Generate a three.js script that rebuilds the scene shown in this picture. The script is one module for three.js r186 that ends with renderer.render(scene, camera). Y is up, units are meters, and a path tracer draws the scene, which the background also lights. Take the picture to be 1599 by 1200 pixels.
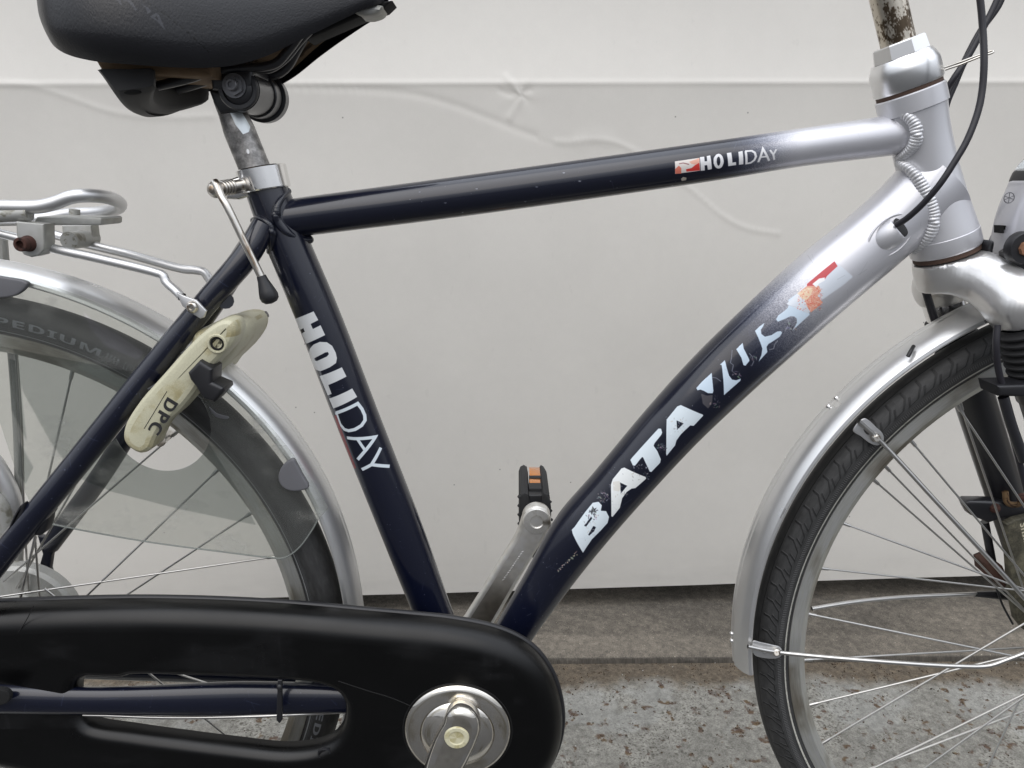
import * as THREE from 'three';
import { mergeGeometries, toCreasedNormals as creased, mergeVertices } from 'three/addons/utils/BufferGeometryUtils.js';
import { MarchingCubes } from 'three/addons/objects/MarchingCubes.js';
import { FontLoader } from 'three/addons/loaders/FontLoader.js';
import { TextGeometry } from 'three/addons/geometries/TextGeometry.js';

// ---------------------------------------------------------------- camera, sky, light, exposure
const scene = new THREE.Scene();
const PITCH = 0.2547, ROLL = -0.0059, FOCAL = 1201;             // focal length in pixels of a 1599 x 1200 picture
const camera = new THREE.PerspectiveCamera(2 * Math.atan(600 / FOCAL) * 180 / Math.PI, 4 / 3, 0.02, 100);
camera.position.set(0, 0.785, 0.685);
camera.rotation.set(-PITCH, 0, ROLL, 'YXZ');
camera.updateMatrixWorld(true);
camera.updateProjectionMatrix();

const renderer = new THREE.WebGLRenderer({ antialias: true });
renderer.setSize(1024, 768);
renderer.toneMapping = THREE.LinearToneMapping;
renderer.toneMappingExposure = 1.3;
renderer.shadowMap.enabled = true;

{ // overcast sky: horizon darkened further, so paint and casing reflect less
  const W = 256, H = 128, d = new Float32Array(W * H * 4);
  for (let j = 0; j < H; j++) for (let i = 0; i < W; i++) {
    const el = ((j + 0.5) / H - 0.5) * Math.PI, s = Math.max(0, Math.sin(el));
    const az = (i / W) * Math.PI * 2;
    const cl = 1 + 0.06 * Math.sin(az * 3 + el * 5) + 0.05 * Math.sin(az * 5 - el * 9 + 1);
    const L = el < 0 ? 0.1 : (0.14 + 1.72 * Math.pow(s, 0.85)) * cl;
    const k = (j * W + i) * 4;
    d[k] = L * 0.955; d[k + 1] = L; d[k + 2] = L * 1.085; d[k + 3] = 1;
  }
  const sky = new THREE.DataTexture(d, W, H, THREE.RGBAFormat, THREE.FloatType);
  sky.mapping = THREE.EquirectangularReflectionMapping;
  sky.magFilter = THREE.LinearFilter; sky.minFilter = THREE.LinearFilter;
  sky.needsUpdate = true;
  scene.background = sky; scene.environment = sky;
}
const sun = new THREE.DirectionalLight(0xfff4e6, 0.7);
sun.position.set(-1.1, 4.2, 3.2); sun.target.position.set(0, 0.6, 0);
sun.castShadow = true; sun.shadow.radius = 110; sun.shadow.mapSize.set(2048, 2048);
Object.assign(sun.shadow.camera, { left: -2, right: 2, top: 2, bottom: -2, near: 0.5, far: 12 });
scene.add(sun, sun.target);

// ---------------------------------------------------------------- helpers
const toCreasedNormals = (g, a) => { g.scale(2000, 2000, 2000); const o = creased(g, a); o.scale(1 / 2000, 1 / 2000, 1 / 2000); return o; };   // that addon compares places to a hundredth of a unit
let seed = 7;
const rnd = () => { seed = (seed * 1664525 + 1013904223) >>> 0; return seed / 4294967296; };
const rr = (a, b) => a + rnd() * (b - a);
const V = (x, y, z) => new THREE.Vector3(x, y, z);
// a photograph pixel turned into a point of the plane z of the place (bicycle mid-plane z = 0)
function at(px, py, z = 0) {
  const d = V((px - 799.5) / FOCAL, -(py - 600) / FOCAL, -1).applyQuaternion(camera.quaternion);
  return d.multiplyScalar((z - camera.position.z) / d.z).add(camera.position);
}
const invQ = camera.quaternion.clone().invert();
function toPx(p) { const q = p.clone().sub(camera.position).applyQuaternion(invQ); return [799.5 - q.x / q.z * FOCAL, 600 + q.y / q.z * FOCAL]; }
const hash2 = (x, y, s) => { let h = Math.imul(x, 374761393) + Math.imul(y, 668265263) + Math.imul(s, 974634777) | 0; h = Math.imul(h ^ (h >>> 13), 1274126177); return ((h ^ (h >>> 16)) >>> 0) / 4294967296; };
function vnoise(x, y, s = 0) {
  const xi = Math.floor(x), yi = Math.floor(y), fx = x - xi, fy = y - yi, u = fx * fx * (3 - 2 * fx), v = fy * fy * (3 - 2 * fy);
  const a = hash2(xi, yi, s), b = hash2(xi + 1, yi, s), c = hash2(xi, yi + 1, s), d = hash2(xi + 1, yi + 1, s);
  return a + (b - a) * u + (c - a) * v + (a - b - c + d) * u * v;
}
const fbm = (x, y, o = 4, s = 0) => { let t = 0, a = 0.5, n = 0; for (let i = 0; i < o; i++) { t += a * vnoise(x, y, s + i); n += a; a *= 0.5; x *= 2.03; y *= 2.03; } return t / n; };
const sstep = (a, b, x) => { const t = Math.min(1, Math.max(0, (x - a) / (b - a))); return t * t * (3 - 2 * t); };
const lerp = (a, b, t) => a + (b - a) * t;

const bike = new THREE.Group(); bike.name = 'city_bicycle';
bike.userData = { label: 'dark blue and silver city bicycle standing in front of a white sheet', category: 'bicycle' };
bike.position.set(0, 0, 0); scene.add(bike);
function grp(name, parent = bike, label) { const g = new THREE.Group(); g.name = name; if (label) g.userData.label = label; parent.add(g); return g; }
function part(name, geo, mat, parent = bike, label) {
  const m = new THREE.Mesh(Array.isArray(geo) ? merge(geo) : geo, mat);
  m.name = name; m.castShadow = m.receiveShadow = true; if (label) m.userData.label = label;
  parent.add(m); return m;
}
function merge(list) {
  const g = list.map((q) => { let o = q.index ? q.toNonIndexed() : q; if (!o.attributes.uv) o.setAttribute('uv', new THREE.BufferAttribute(new Float32Array(o.attributes.position.count * 2), 2)); for (const k of Object.keys(o.attributes)) if (!['position', 'normal', 'uv'].includes(k)) o.deleteAttribute(k); return o; });
  return mergeGeometries(g);
}
// surface from fn(u, v); normals are creased where it bends sharply
function surf(fn, nu, nv, crease = 0.7) {
  const pos = [], uv = [], idx = [];
  for (let i = 0; i <= nu; i++) for (let j = 0; j <= nv; j++) { const p = fn(i / nu, j / nv); pos.push(p.x, p.y, p.z); uv.push(i / nu, j / nv); }
  for (let i = 0; i < nu; i++) for (let j = 0; j < nv; j++) { const a = i * (nv + 1) + j, b = a + nv + 1; idx.push(a, a + 1, b, b, a + 1, b + 1); }
  const g = new THREE.BufferGeometry();
  g.setAttribute('position', new THREE.Float32BufferAttribute(pos, 3)); g.setAttribute('uv', new THREE.Float32BufferAttribute(uv, 2)); g.setIndex(idx);
  return toCreasedNormals(g, crease);
}
// tube in a plane of constant-ish z whose two outlines are given in the photograph: stations [ux, uy, lx, ly]
function edgeTube(st, zf, zr = 1, rmul = 1) {
  const C = [], R = [];
  st.forEach((s, i) => { const z = typeof zf === 'function' ? zf(i / (st.length - 1)) : zf; const a = at(s[0], s[1], z), b = at(s[2], s[3], z); C.push(a.clone().add(b).multiplyScalar(0.5)); R.push(a.distanceTo(b) / 2 * rmul); });
  return sweepFn(C, R, zr);
}
function sweepFn(C, R, zr = 1) {
  const curve = new THREE.CatmullRomCurve3(C, false, 'centripetal'), N = 240, P = [], T = [], rad = [];
  const K = C.length - 1;
  for (let i = 0; i <= N; i++) { const t = i / N; P.push(curve.getPoint(t)); T.push(curve.getTangent(t)); const k = Math.min(K - 1, Math.floor(t * K)), f = t * K - k; const r0 = R[Math.max(0, k - 1)], r1 = R[k], r2 = R[k + 1], r3 = R[Math.min(K, k + 2)]; rad.push(r1 + 0.5 * f * (r2 - r0 + f * (2 * r0 - 5 * r1 + 4 * r2 - r3 + f * (3 * (r1 - r2) + r3 - r0)))); }
  const Z = V(0, 0, 1);
  const S = [0]; for (let i = 1; i <= N; i++) S.push(S[i - 1] + P[i].distanceTo(P[i - 1]));
  const f = (u, v) => {
    const s = u * S[N]; let i = Math.min(N - 1, Math.floor(u * N)); while (i > 0 && S[i] > s) i--; while (i < N - 1 && S[i + 1] < s) i++;
    const w = (s - S[i]) / (S[i + 1] - S[i] || 1);
    const p = P[i].clone().lerp(P[i + 1], w), t = T[i].clone().lerp(T[i + 1], w).normalize(), r = lerp(rad[i], rad[i + 1], w);
    const n = Z.clone().cross(t).normalize(), b = t.clone().cross(n), ph = v * Math.PI * 2;
    return p.addScaledVector(n, -Math.sin(ph) * r).addScaledVector(b, -Math.cos(ph) * r * zr);
  };
  f.len = S[N]; return f;
}
// uv of the surface point that shows at a photograph pixel (used to author the lettering of that surface)
function locator(fn, v0 = 0.22, v1 = 0.78) {
  const n = 150, g = [];
  const faces = (u, v) => { const p = fn(u, v), c = p.clone().add(fn(u, v < 0.5 ? v + 0.5 : v - 0.5)).multiplyScalar(0.5); return v1 > 0.9 || p.clone().sub(c).dot(camera.position.clone().sub(p)) > 0; };
  for (let i = 0; i <= n; i++) for (let j = 0; j <= n; j++) { const u = i / n, v = lerp(v0, v1, j / n); if (faces(u, v)) g.push([u, v, ...toPx(fn(u, v))]); }
  return (px, py) => {
    let best = null, bd = 1e9;
    for (const q of g) { const d = (q[2] - px) ** 2 + (q[3] - py) ** 2; if (d < bd) { bd = d; best = q; } }
    let [u, v] = best, du = 1 / n, dv = (v1 - v0) / n;
    for (let k = 0; k < 7; k++) { let bu = u, bv = v; for (const a of [-1, 0, 1]) for (const b of [-1, 0, 1]) { const uu = Math.min(1, Math.max(0, u + a * du)), vv = v + b * dv; if (!faces(uu, vv)) continue; const [x, y] = toPx(fn(uu, vv)); const d = (x - px) ** 2 + (y - py) ** 2; if (d < bd) { bd = d; bu = uu; bv = vv; } } u = bu; v = bv; du *= 0.6; dv *= 0.6; }
    return [u, v];
  };
}
function canvas(w, h, fill) { const c = document.createElement('canvas'); c.width = w; c.height = h; const x = c.getContext('2d'); if (fill) { x.fillStyle = fill; x.fillRect(0, 0, w, h); } return [c, x]; }
function ctex(c, srgb = true, wrap) { const t = new THREE.CanvasTexture(c); if (srgb) t.colorSpace = THREE.SRGBColorSpace; t.magFilter = THREE.LinearFilter; if (wrap) t.wrapS = t.wrapT = wrap; return t; }
// per-pixel texture: f(x, y) -> [r, g, b] 0..255
function ptex(w, h, f, srgb = true, wrap = THREE.RepeatWrapping) {
  const d = new Uint8Array(w * h * 4);
  for (let y = 0; y < h; y++) for (let x = 0; x < w; x++) { const c = f(x, y), k = (y * w + x) * 4; d[k] = c[0]; d[k + 1] = c[1]; d[k + 2] = c[2]; d[k + 3] = 255; }
  const t = new THREE.DataTexture(d, w, h, THREE.RGBAFormat); t.magFilter = THREE.LinearFilter; t.minFilter = THREE.LinearMipmapLinearFilter; t.wrapS = t.wrapT = wrap; if (srgb) t.colorSpace = THREE.SRGBColorSpace; t.needsUpdate = true; return t;
}
const rod = (a, b, r, n = 12, r2 = r) => { const d = b.clone().sub(a), L = d.length(); const g = new THREE.CylinderGeometry(r2, r, L, n, 1); g.translate(0, L / 2, 0); g.applyQuaternion(new THREE.Quaternion().setFromUnitVectors(V(0, 1, 0), d.normalize())); g.translate(a.x, a.y, a.z); return g; };
const wire = (pts, r, seg = 60, n = 10) => new THREE.TubeGeometry(new THREE.CatmullRomCurve3(pts, false, 'centripetal'), seg, r, n, false);
const pxs = (list, z) => list.map((q) => at(q[0], q[1], q[2] ?? z));
const ball = (p, r, sx = 1, sy = 1, sz = 1, n = 20) => { const g = new THREE.SphereGeometry(r, n, Math.max(8, n * 0.6 | 0)); g.scale(sx, sy, sz); g.translate(p.x, p.y, p.z); return g; };
// lathe about the axis a -> b; profile [distance from a in metres, radius]
function lathe(a, b, prof, n = 48) {
  const g = new THREE.LatheGeometry(prof.map((q) => new THREE.Vector2(Math.max(1e-5, q[1]), q[0])), n, Math.PI);
  { const uv = g.attributes.uv, k = prof.length, d0 = prof[0][0], d1 = prof[k - 1][0]; if (d1 > d0) for (let i = 0; i < uv.count; i++) uv.setY(i, (prof[i % k][0] - d0) / (d1 - d0)); }
  const out = toCreasedNormals(g, 0.6);
  out.applyQuaternion(new THREE.Quaternion().setFromUnitVectors(V(0, 1, 0), b.clone().sub(a).normalize())); out.translate(a.x, a.y, a.z); return out;
}
function shapeOf(pts, smooth) {
  const s = new THREE.Shape();
  let P = pts.map((p) => new THREE.Vector2(p.x, p.y));
  if (smooth) { const c = new THREE.CatmullRomCurve3(pts.map((p) => V(p.x, p.y, 0)), true, 'centripetal'); P = c.getPoints(smooth === true ? pts.length * 6 : smooth).slice(0, -1).map((p) => new THREE.Vector2(p.x, p.y)); }
  s.setFromPoints(P); return s;
}
// solid whose outline is given in photograph pixels on its front plane z1
function slab(px, z0, z1, { bevel = 0, seg = 3, smooth = false, holes = [], crease = 0.6, zo = z1 } = {}) {
  const s = shapeOf(px.map((q) => at(q[0], q[1], zo)), smooth);
  for (const h of holes) s.holes.push(shapeOf(h.map((q) => at(q[0], q[1], zo)), true));
  const g = new THREE.ExtrudeGeometry(s, { depth: z1 - z0 - 2 * bevel, bevelEnabled: bevel > 0, bevelThickness: bevel, bevelSize: bevel, bevelOffset: -bevel, bevelSegments: seg, curveSegments: 8 });
  g.translate(0, 0, z0 + bevel); return toCreasedNormals(g, crease);
}
// ring about a wheel axle: profile [r, z] swept clockwise from angle a0 over da
const ringFn = (c, prof, a0, da) => (u, v) => { const k = v * (prof.length - 1), i = Math.min(prof.length - 2, Math.floor(k)), f = k - i; const r = lerp(prof[i][0], prof[i + 1][0], f), z = lerp(prof[i][1], prof[i + 1][1], f), a = a0 - u * da; return V(c.x + Math.cos(a) * r, c.y + Math.sin(a) * r, c.z + z); };
const ringEcc = (c, prof, dr, a0, da) => (u, v) => { const k = v * (prof.length - 1), i = Math.min(prof.length - 2, Math.floor(k)), f = k - i, a = a0 - u * da, r = lerp(prof[i][0], prof[i + 1][0], f) + dr(a), z = lerp(prof[i][1], prof[i + 1][1], f); return V(c.x + Math.cos(a) * r, c.y + Math.sin(a) * r, c.z + z); };
const ring = (c, prof, a0, da, n, crease = 0.5) => surf(ringFn(c, prof, a0, da), n, prof.length - 1, crease);
const closed = (p) => [...p, p[0]];

// ---------------------------------------------------------------- materials
const std = (o) => new THREE.MeshStandardMaterial(o), phy = (o) => new THREE.MeshPhysicalMaterial(o);
const col = (r, g, b) => new THREE.Color().setRGB(r, g, b);
const grime = (seedN, base, dark, amount, sx = 6, sy = 6, size = 256) => ptex(size, size, (x, y) => {
  const n = fbm(x / size * sx, y / size * sy, 5, seedN), m = sstep(0.52, 0.8, n) * amount, f = 0.94 + 0.12 * hash2(x, y, seedN);
  return base.map((b, i) => Math.min(255, lerp(b, dark[i], m) * f));
});
const brushed = (seedN, lo, hi, sx, sy) => ptex(256, 256, (x, y) => { const n = fbm(x / 256 * sx, y / 256 * sy, 4, seedN), q = lerp(lo, hi, n) * 255; return [0, q, 255]; }, false);
const M = {
  navy: phy({ color: col(0.004, 0.0055, 0.0135), roughness: 0.35, specularIntensity: 0.35, clearcoat: 1, clearcoatRoughness: 0.06 }),
  silver: phy({ color: col(0.62, 0.62, 0.645), metalness: 0.55, roughness: 0.42, clearcoat: 0.5, clearcoatRoughness: 0.2 }),
  polished: std({ color: col(0.84, 0.83, 0.815), metalness: 1, roughness: 0.2, roughnessMap: brushed(11, 0.5, 1.2, 20, 8) }),
  headset: std({ color: col(0.8, 0.8, 0.8), metalness: 1, roughness: 0.3 }),
  crown: std({ color: col(0.7, 0.69, 0.675), metalness: 0.8, roughness: 0.4, roughnessMap: brushed(13, 0.8, 1.15, 10, 10) }),
  fender: std({ color: col(0.74, 0.74, 0.735), metalness: 0.86, roughness: 0.37, roughnessMap: brushed(12, 0.75, 1.1, 30, 4) }),
  alu: std({ color: col(0.66, 0.66, 0.66), metalness: 0.9, roughness: 0.42 }),
  aludull: std({ color: col(0.42, 0.42, 0.405), metalness: 0.55, roughness: 0.6, map: grime(21, [255, 255, 252], [170, 165, 150], 0.8) }),
  rim: std({ color: col(0.6, 0.6, 0.585), metalness: 0.85, roughness: 0.45, map: grime(22, [255, 255, 250], [165, 155, 140], 0.8, 40, 4) }),
  spoke: std({ color: col(0.58, 0.57, 0.55), metalness: 1, roughness: 0.32 }),
  steel: std({ color: col(0.62, 0.6, 0.57), metalness: 1, roughness: 0.28, map: grime(23, [255, 253, 248], [120, 92, 66], 0.7, 5, 5) }),
  chrome: std({ color: col(0.76, 0.735, 0.7), metalness: 0.95, roughness: 0.19, map: grime(24, [255, 253, 248], [168, 160, 135], 0.5, 9, 9), roughnessMap: brushed(25, 0.6, 2.6, 8, 8) }),
  black: std({ color: col(0.012, 0.012, 0.014), roughness: 0.42 }),
  casing: phy({ color: col(0.06, 0.06, 0.064), roughness: 0.4, specularIntensity: 0.7, roughnessMap: ptex(512, 256, (x, y) => { const n = fbm(x / 40, y / 30, 5, 31); return [0, 150 + 105 * n, 0]; }, false), map: ptex(1024, 512, (x, y) => { const n = sstep(0.52, 0.8, fbm(x / 110, y / 46, 5, 32)), st = sstep(0.6, 0.8, fbm(x / 9, y / 120, 3, 33)), sp = hash2(x, y, 34) > 0.9993 ? 120 : 0, q = 36 + 50 * n + 22 * st * n + 10 * hash2(x, y, 35) + sp; return [q, q, q]; }) }),
  rubber: std({ color: col(0.016, 0.016, 0.017), roughness: 0.75 }),
  blackmetal: phy({ color: col(0.012, 0.012, 0.015), roughness: 0.38, clearcoat: 0.4, clearcoatRoughness: 0.3 }),
  rust: std({ color: col(0.06, 0.026, 0.02), roughness: 0.9, map: grime(26, [255, 240, 230], [90, 70, 60], 1, 8, 8) }),
  dark: std({ color: col(0.004, 0.004, 0.004), roughness: 0.9 }),
  cream: phy({ color: col(0.52, 0.5, 0.36), roughness: 0.48, map: (() => { const t = grime(27, [255, 255, 255], [205, 194, 165], 0.8, 5, 5); t.repeat.set(9, 9); return t; })(), clearcoat: 0.15, clearcoatRoughness: 0.4 }),
  cable: std({ color: col(0.018, 0.017, 0.022), roughness: 0.4 }),
  clip: std({ color: col(0.13, 0.13, 0.14), roughness: 0.5 }),
  weld: phy({ color: col(0.64, 0.64, 0.655), metalness: 0.5, roughness: 0.4, clearcoat: 0.4, clearcoatRoughness: 0.2 }),
  amber: phy({ color: col(0.46, 0.15, 0.012), roughness: 0.2, clearcoat: 1 }),
};

// ---------------------------------------------------------------- setting: slab, sill, sheet, wall added unseen behind it
const GZ0 = -0.452;
{
  const W = 2048, H = 1024, X0 = -1.2, PX = 2.4 / W;
  const g = ptex(W, H, (x, y) => {
    const wx = X0 + x * PX, d = y * PX;                                   // d: metres in front of the joint
    const big = fbm(wx * 5, d * 5, 4, 1), mid = fbm(wx * 22, d * 22, 4, 2), fine = fbm(wx * 160, d * 160, 3, 3), grit = hash2(x, y, 4);
    let r = 130, gg = 128, b = 121;
    const t = (mid - 0.5) * 46 + (big - 0.5) * 40 + (fine - 0.5) * 44 + (grit - 0.5) * 34;
    r += t; gg += t; b += t * 0.97;
    const specks = sstep(0.66, 0.78, vnoise(wx * 520, d * 520, 8)) * sstep(0.3, 0.65, mid); r -= 44 * specks; gg -= 45 * specks; b -= 45 * specks;
    const moss = sstep(0.65, 0.76, fbm(wx * 80, d * 80, 5, 5) + 0.2 * (big - 0.5)) * sstep(0.3, 0.6, fine + 0.25 * grit); r = lerp(r, 74 + 40 * (fine - 0.5), moss * 0.8); gg = lerp(gg, 58 + 40 * (fine - 0.5), moss * 0.85); b = lerp(b, 45, moss * 0.85);
    const edge = d - 0.052 - 0.045 * (fbm(wx * 12, 0.3, 4, 6) - 0.5) - 0.05 * (mid - 0.5);  // dirt that has gathered along the joint
    const dirt = 1 - sstep(-0.018, 0.022, edge); const q = 0.75 + 0.5 * fine + (grit - 0.5) * 0.35;
    r = lerp(r, 88 * q, dirt * 0.9); gg = lerp(gg, 78 * q, dirt * 0.9); b = lerp(b, 65 * q, dirt * 0.9);
    const paint = sstep(0.5, 0.56, fbm(wx * 9 + 3, d * 9, 4, 7)) * (1 - dirt) * (1 - moss); r = lerp(r, 160, paint * 0.28); gg = lerp(gg, 162, paint * 0.28); b = lerp(b, 160, paint * 0.28);
    return [r, gg, b].map((c) => Math.max(0, Math.min(255, c)));
  }, true, THREE.MirroredRepeatWrapping);
  const geo = new THREE.PlaneGeometry(12, 6); geo.rotateX(-Math.PI / 2); geo.translate(0, 0, GZ0 + 3);
  const p = geo.attributes.position, uv = geo.attributes.uv;
  for (let i = 0; i < p.count; i++) uv.setXY(i, (p.getX(i) - X0) / 2.4, (p.getZ(i) - GZ0) / 1.2);
  const m = part('ground', geo, std({ map: g, roughness: 0.95, bumpMap: g, bumpScale: 0.0012 }), scene); m.userData.kind = 'structure';

  const rg = new THREE.PlaneGeometry(12, 5.4); rg.rotateX(-Math.PI / 2); rg.translate(0, 0.004, 0.16 + 2.7);
  part('added_dark_ground', rg, std({ color: col(0.05, 0.05, 0.05), roughness: 0.95, bumpMap: ptex(256, 256, (x, y) => { const q = 255 * fbm(x / 3, y / 3, 3, 12); return [q, q, q]; }, false), bumpScale: 0.003 }), scene).userData.kind = 'structure';  // unseen dark sheet added to cut bounce and darken what the bicycle reflects
  const s = ptex(2048, 640, (x, y) => {
    const wx = x / 2048 * 2, d = y / 640 * 0.6;
    const big = fbm(wx * 6, d * 9, 4, 41), fine = fbm(wx * 120, d * 120, 3, 42), grit = hash2(x, y, 43), st = fbm(wx * 3, d * 60, 3, 44);
    let q = 94 + (big - 0.5) * 44 + (fine - 0.5) * 40 + (grit - 0.5) * 40 + (st - 0.5) * 8;
    if (d < 0.0045) q *= 0.72; const pale = 1 - sstep(0.055, 0.075, d + 0.02 * (fbm(wx * 8, 2, 3, 45) - 0.5)); q += 16 * pale;  // front strip painted darker as a shadow line, then a paler band
    const sp = grit > 0.999 ? 90 : grit < 0.0015 ? -50 : 0; q += sp;
    return [q * 1.0, q * 0.94, q * 0.85].map((c) => Math.max(0, Math.min(255, c)));
  }, true, THREE.MirroredRepeatWrapping);
  // profile of the sill: a worn front edge, then a flat top running back under the sheet
  const prof = [[0.001, -0.02], [0, 0.004], [-0.0015, 0.0075], [-0.005, 0.0100], [-0.011, 0.0108], [-0.6, 0.0118]];
  const sill = surf((u, v) => { const k = v * 5, i = Math.min(4, Math.floor(k)), f = k - i; const z = GZ0 - 0.002 + lerp(prof[i][0], prof[i + 1][0], f) + 0.0025 * (fbm(u * 700, i, 3, 46) - 0.5); return V((u - 0.5) * 12, lerp(prof[i][1], prof[i + 1][1], f), z); }, 1200, 5, 0.5);
  const sp = sill.attributes.position, su = sill.attributes.uv;
  for (let i = 0; i < sp.count; i++) su.setXY(i, sp.getX(i) / 2, (GZ0 - sp.getZ(i)) / 0.6);
  const sm = part('sill', sill, std({ map: s, roughness: 0.92, bumpMap: s, bumpScale: 0.0008 }), scene); sm.userData.kind = 'structure';
  const w = part('added_wall', new THREE.BoxGeometry(12, 3, 0.1).translate(0, 1.5, -0.86), std({ color: col(0.2, 0.19, 0.175), roughness: 0.9 }), scene); w.userData.kind = 'structure';  // unseen backing added to keep the gap below the sheet dark

  // crumbs of moss and grit lying on the slab
  const cg = new THREE.IcosahedronGeometry(1, 0), cm = std({ roughness: 1, color: 0xffffff });
  const N = 5200, inst = new THREE.InstancedMesh(cg, cm, N), mt = new THREE.Matrix4(), cc = new THREE.Color(); let n = 0, tries = 0;
  while (n < N && tries++ < 400000) {
    const x = rr(-1.1, 1.1), d = Math.pow(rnd(), 1.25) * 0.5;
    const k = fbm(x * 80, d * 80, 5, 5) + 0.2 * (fbm(x * 5, d * 5, 4, 1) - 0.5), edge = 1 - sstep(0.03, 0.1, d);
    if (k < 0.655 && rnd() > 0.012 + 0.12 * edge) continue;
    const sz = rr(0.0004, 0.0013) * (rnd() > 0.97 ? 1.8 : 1);
    mt.compose(V(x, sz * 0.3, GZ0 + d), new THREE.Quaternion().setFromEuler(new THREE.Euler(rr(0, 6), rr(0, 6), rr(0, 6))), V(sz * rr(0.7, 1.6), sz * rr(0.4, 0.9), sz * rr(0.7, 1.5)));
    inst.setMatrixAt(n, mt); const q = rr(0.6, 1.5), pale = rnd() > 0.96; pale ? cc.setRGB(0.4, 0.39, 0.36) : cc.setRGB(0.06 * q, 0.042 * q, 0.027 * q); inst.setColorAt(n, cc); n++;
  }
  inst.count = n; inst.name = 'moss_crumbs'; inst.castShadow = inst.receiveShadow = true;
  inst.userData = { label: 'brown crumbs of moss and grit scattered over the grey concrete', category: 'moss', kind: 'stuff' };
  scene.add(inst);
}
{ // the white sheet: slightly turned, a fold across it, creases and a crumpled star
  const yaw = -0.042, cz = -0.603, Wd = 2.8, y0 = 0.052, y1 = 2.0, nx = 980, ny = 620;
  const fold = 0.9385;
  const zAt = (x) => cz - Math.tan(-yaw) * x * 1;
  const onSheet = (px, py) => { let z = cz, p; for (let i = 0; i < 8; i++) { p = at(px, py, z); z = zAt(p.x); } return p; };
  const lines = [
    { w: 0.0045, h: 0.0016, p: [[-60, 128], [0, 129], [50, 134], [110, 153], [165, 172], [215, 181], [275, 183], [330, 181]] },
    { w: 0.0055, h: -0.0018, p: [[420, 135], [560, 139], [640, 146], [700, 161], [760, 183], [820, 207], [860, 219]] },
    { w: 0.0045, h: 0.0018, p: [[845, 214], [880, 222], [925, 218], [960, 222], [990, 235], [1040, 268], [1080, 296], [1130, 338], [1165, 356], [1215, 365]] },
    { w: 0.005, h: 0.0024, p: [[790, 120], [812, 147], [796, 184]] }, { w: 0.004, h: -0.0016, p: [[828, 141], [808, 150], [780, 141]] },
    { w: 0.012, h: 0.0016, p: [[905, 222], [930, 213], [950, 219]] },
  ].map((l) => ({ ...l, w: l.w * 1.1, h: l.h * 0.45, q: new THREE.CatmullRomCurve3(l.p.map((a) => { const s = onSheet(...a); return V(s.x, s.y, 0); })).getPoints(60) }));
  const star = onSheet(812, 146);
  const pos = [], uv = [], idx = [];
  const near = lines.map((l) => { const b = new THREE.Box3().setFromPoints(l.q).expandByScalar(0.04); return b; });
  for (let j = 0; j <= ny; j++) for (let i = 0; i <= nx; i++) {
    const x = (i / nx - 0.5) * Wd, yb = y0 + 0.0018 * (fbm(x * 3, 1, 3, 51) - 0.5) + 0.004 * x, y = lerp(yb, y1, j / ny);
    let h = 0.010 * (fbm(x * 1.6, y * 1.6, 3, 52) - 0.5) + 0.0003 * (fbm(x * 14, y * 9, 3, 54) - 0.5);
    const fy = y - fold - 0.012 * (x * 0.1);
    h += fy > 0 ? -0.24 * fy * Math.exp(-fy * 3) : 0.05 * fy * Math.exp(fy * 6);                        // the part above the fold leans back
    h += 0.0009 * Math.exp(-((fy / 0.004) ** 2)) * (0.7 + 0.6 * fbm(x * 8, 3, 3, 53));
    lines.forEach((l, k) => {
      if (!near[k].containsPoint(V(x, y, 0))) return;
      let bd = 9; for (const q of l.q) { const d = (q.x - x) ** 2 + (q.y - y) ** 2; if (d < bd) bd = d; }
      h += l.h * Math.exp(-bd / (l.w * l.w));
    });
    const sx = x - star.x, sy = y - star.y, sr = Math.hypot(sx, sy); if (sr < 0.07) h += 0.0009 * Math.exp(-sr / 0.02) * Math.cos(Math.atan2(sy, sx) * 5 + 0.6);
    pos.push(x, y, zAt(x) + h); uv.push(x, y);
    if (i < nx && j < ny) { const a = j * (nx + 1) + i, b = a + nx + 1; idx.push(a, a + 1, b, b, a + 1, b + 1); }
  }
  const g = new THREE.BufferGeometry(); g.setAttribute('position', new THREE.Float32BufferAttribute(pos, 3)); g.setAttribute('uv', new THREE.Float32BufferAttribute(uv, 2)); g.setIndex(idx); g.computeVertexNormals();
  const tex = ptex(1024, 1024, (x, y) => { const q = 0.955 + 0.05 * (fbm(x / 1024 * 5, y / 1024 * 5, 4, 55) - 0.5) + 0.012 * (fbm(x / 12, y / 12, 3, 56) - 0.5) + 0.01 * (hash2(x, y, 57) - 0.5); const s = fbm(x / 1024 * 60, y / 1024 * 30, 4, 58) > 0.83 ? 0.985 : 1; return (() => { const low = 1 - 0.05 * sstep(160, 60, y) * fbm(x / 60, y / 14, 4, 59), dot = hash2(x >> 1, y >> 1, 60) > 0.99998 ? 0.6 : 1; return [218.5 * q * s * low * dot, 215 * q * s * low * dot, 208 * q * s * low * dot]; })(); }, true, THREE.MirroredRepeatWrapping);
  const m = part('backdrop_sheet', g, std({ map: tex, roughness: 0.62 }), scene);
  m.userData = { label: 'creased off-white sheet hanging behind the bicycle above the sill', category: 'backdrop' };
}

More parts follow.
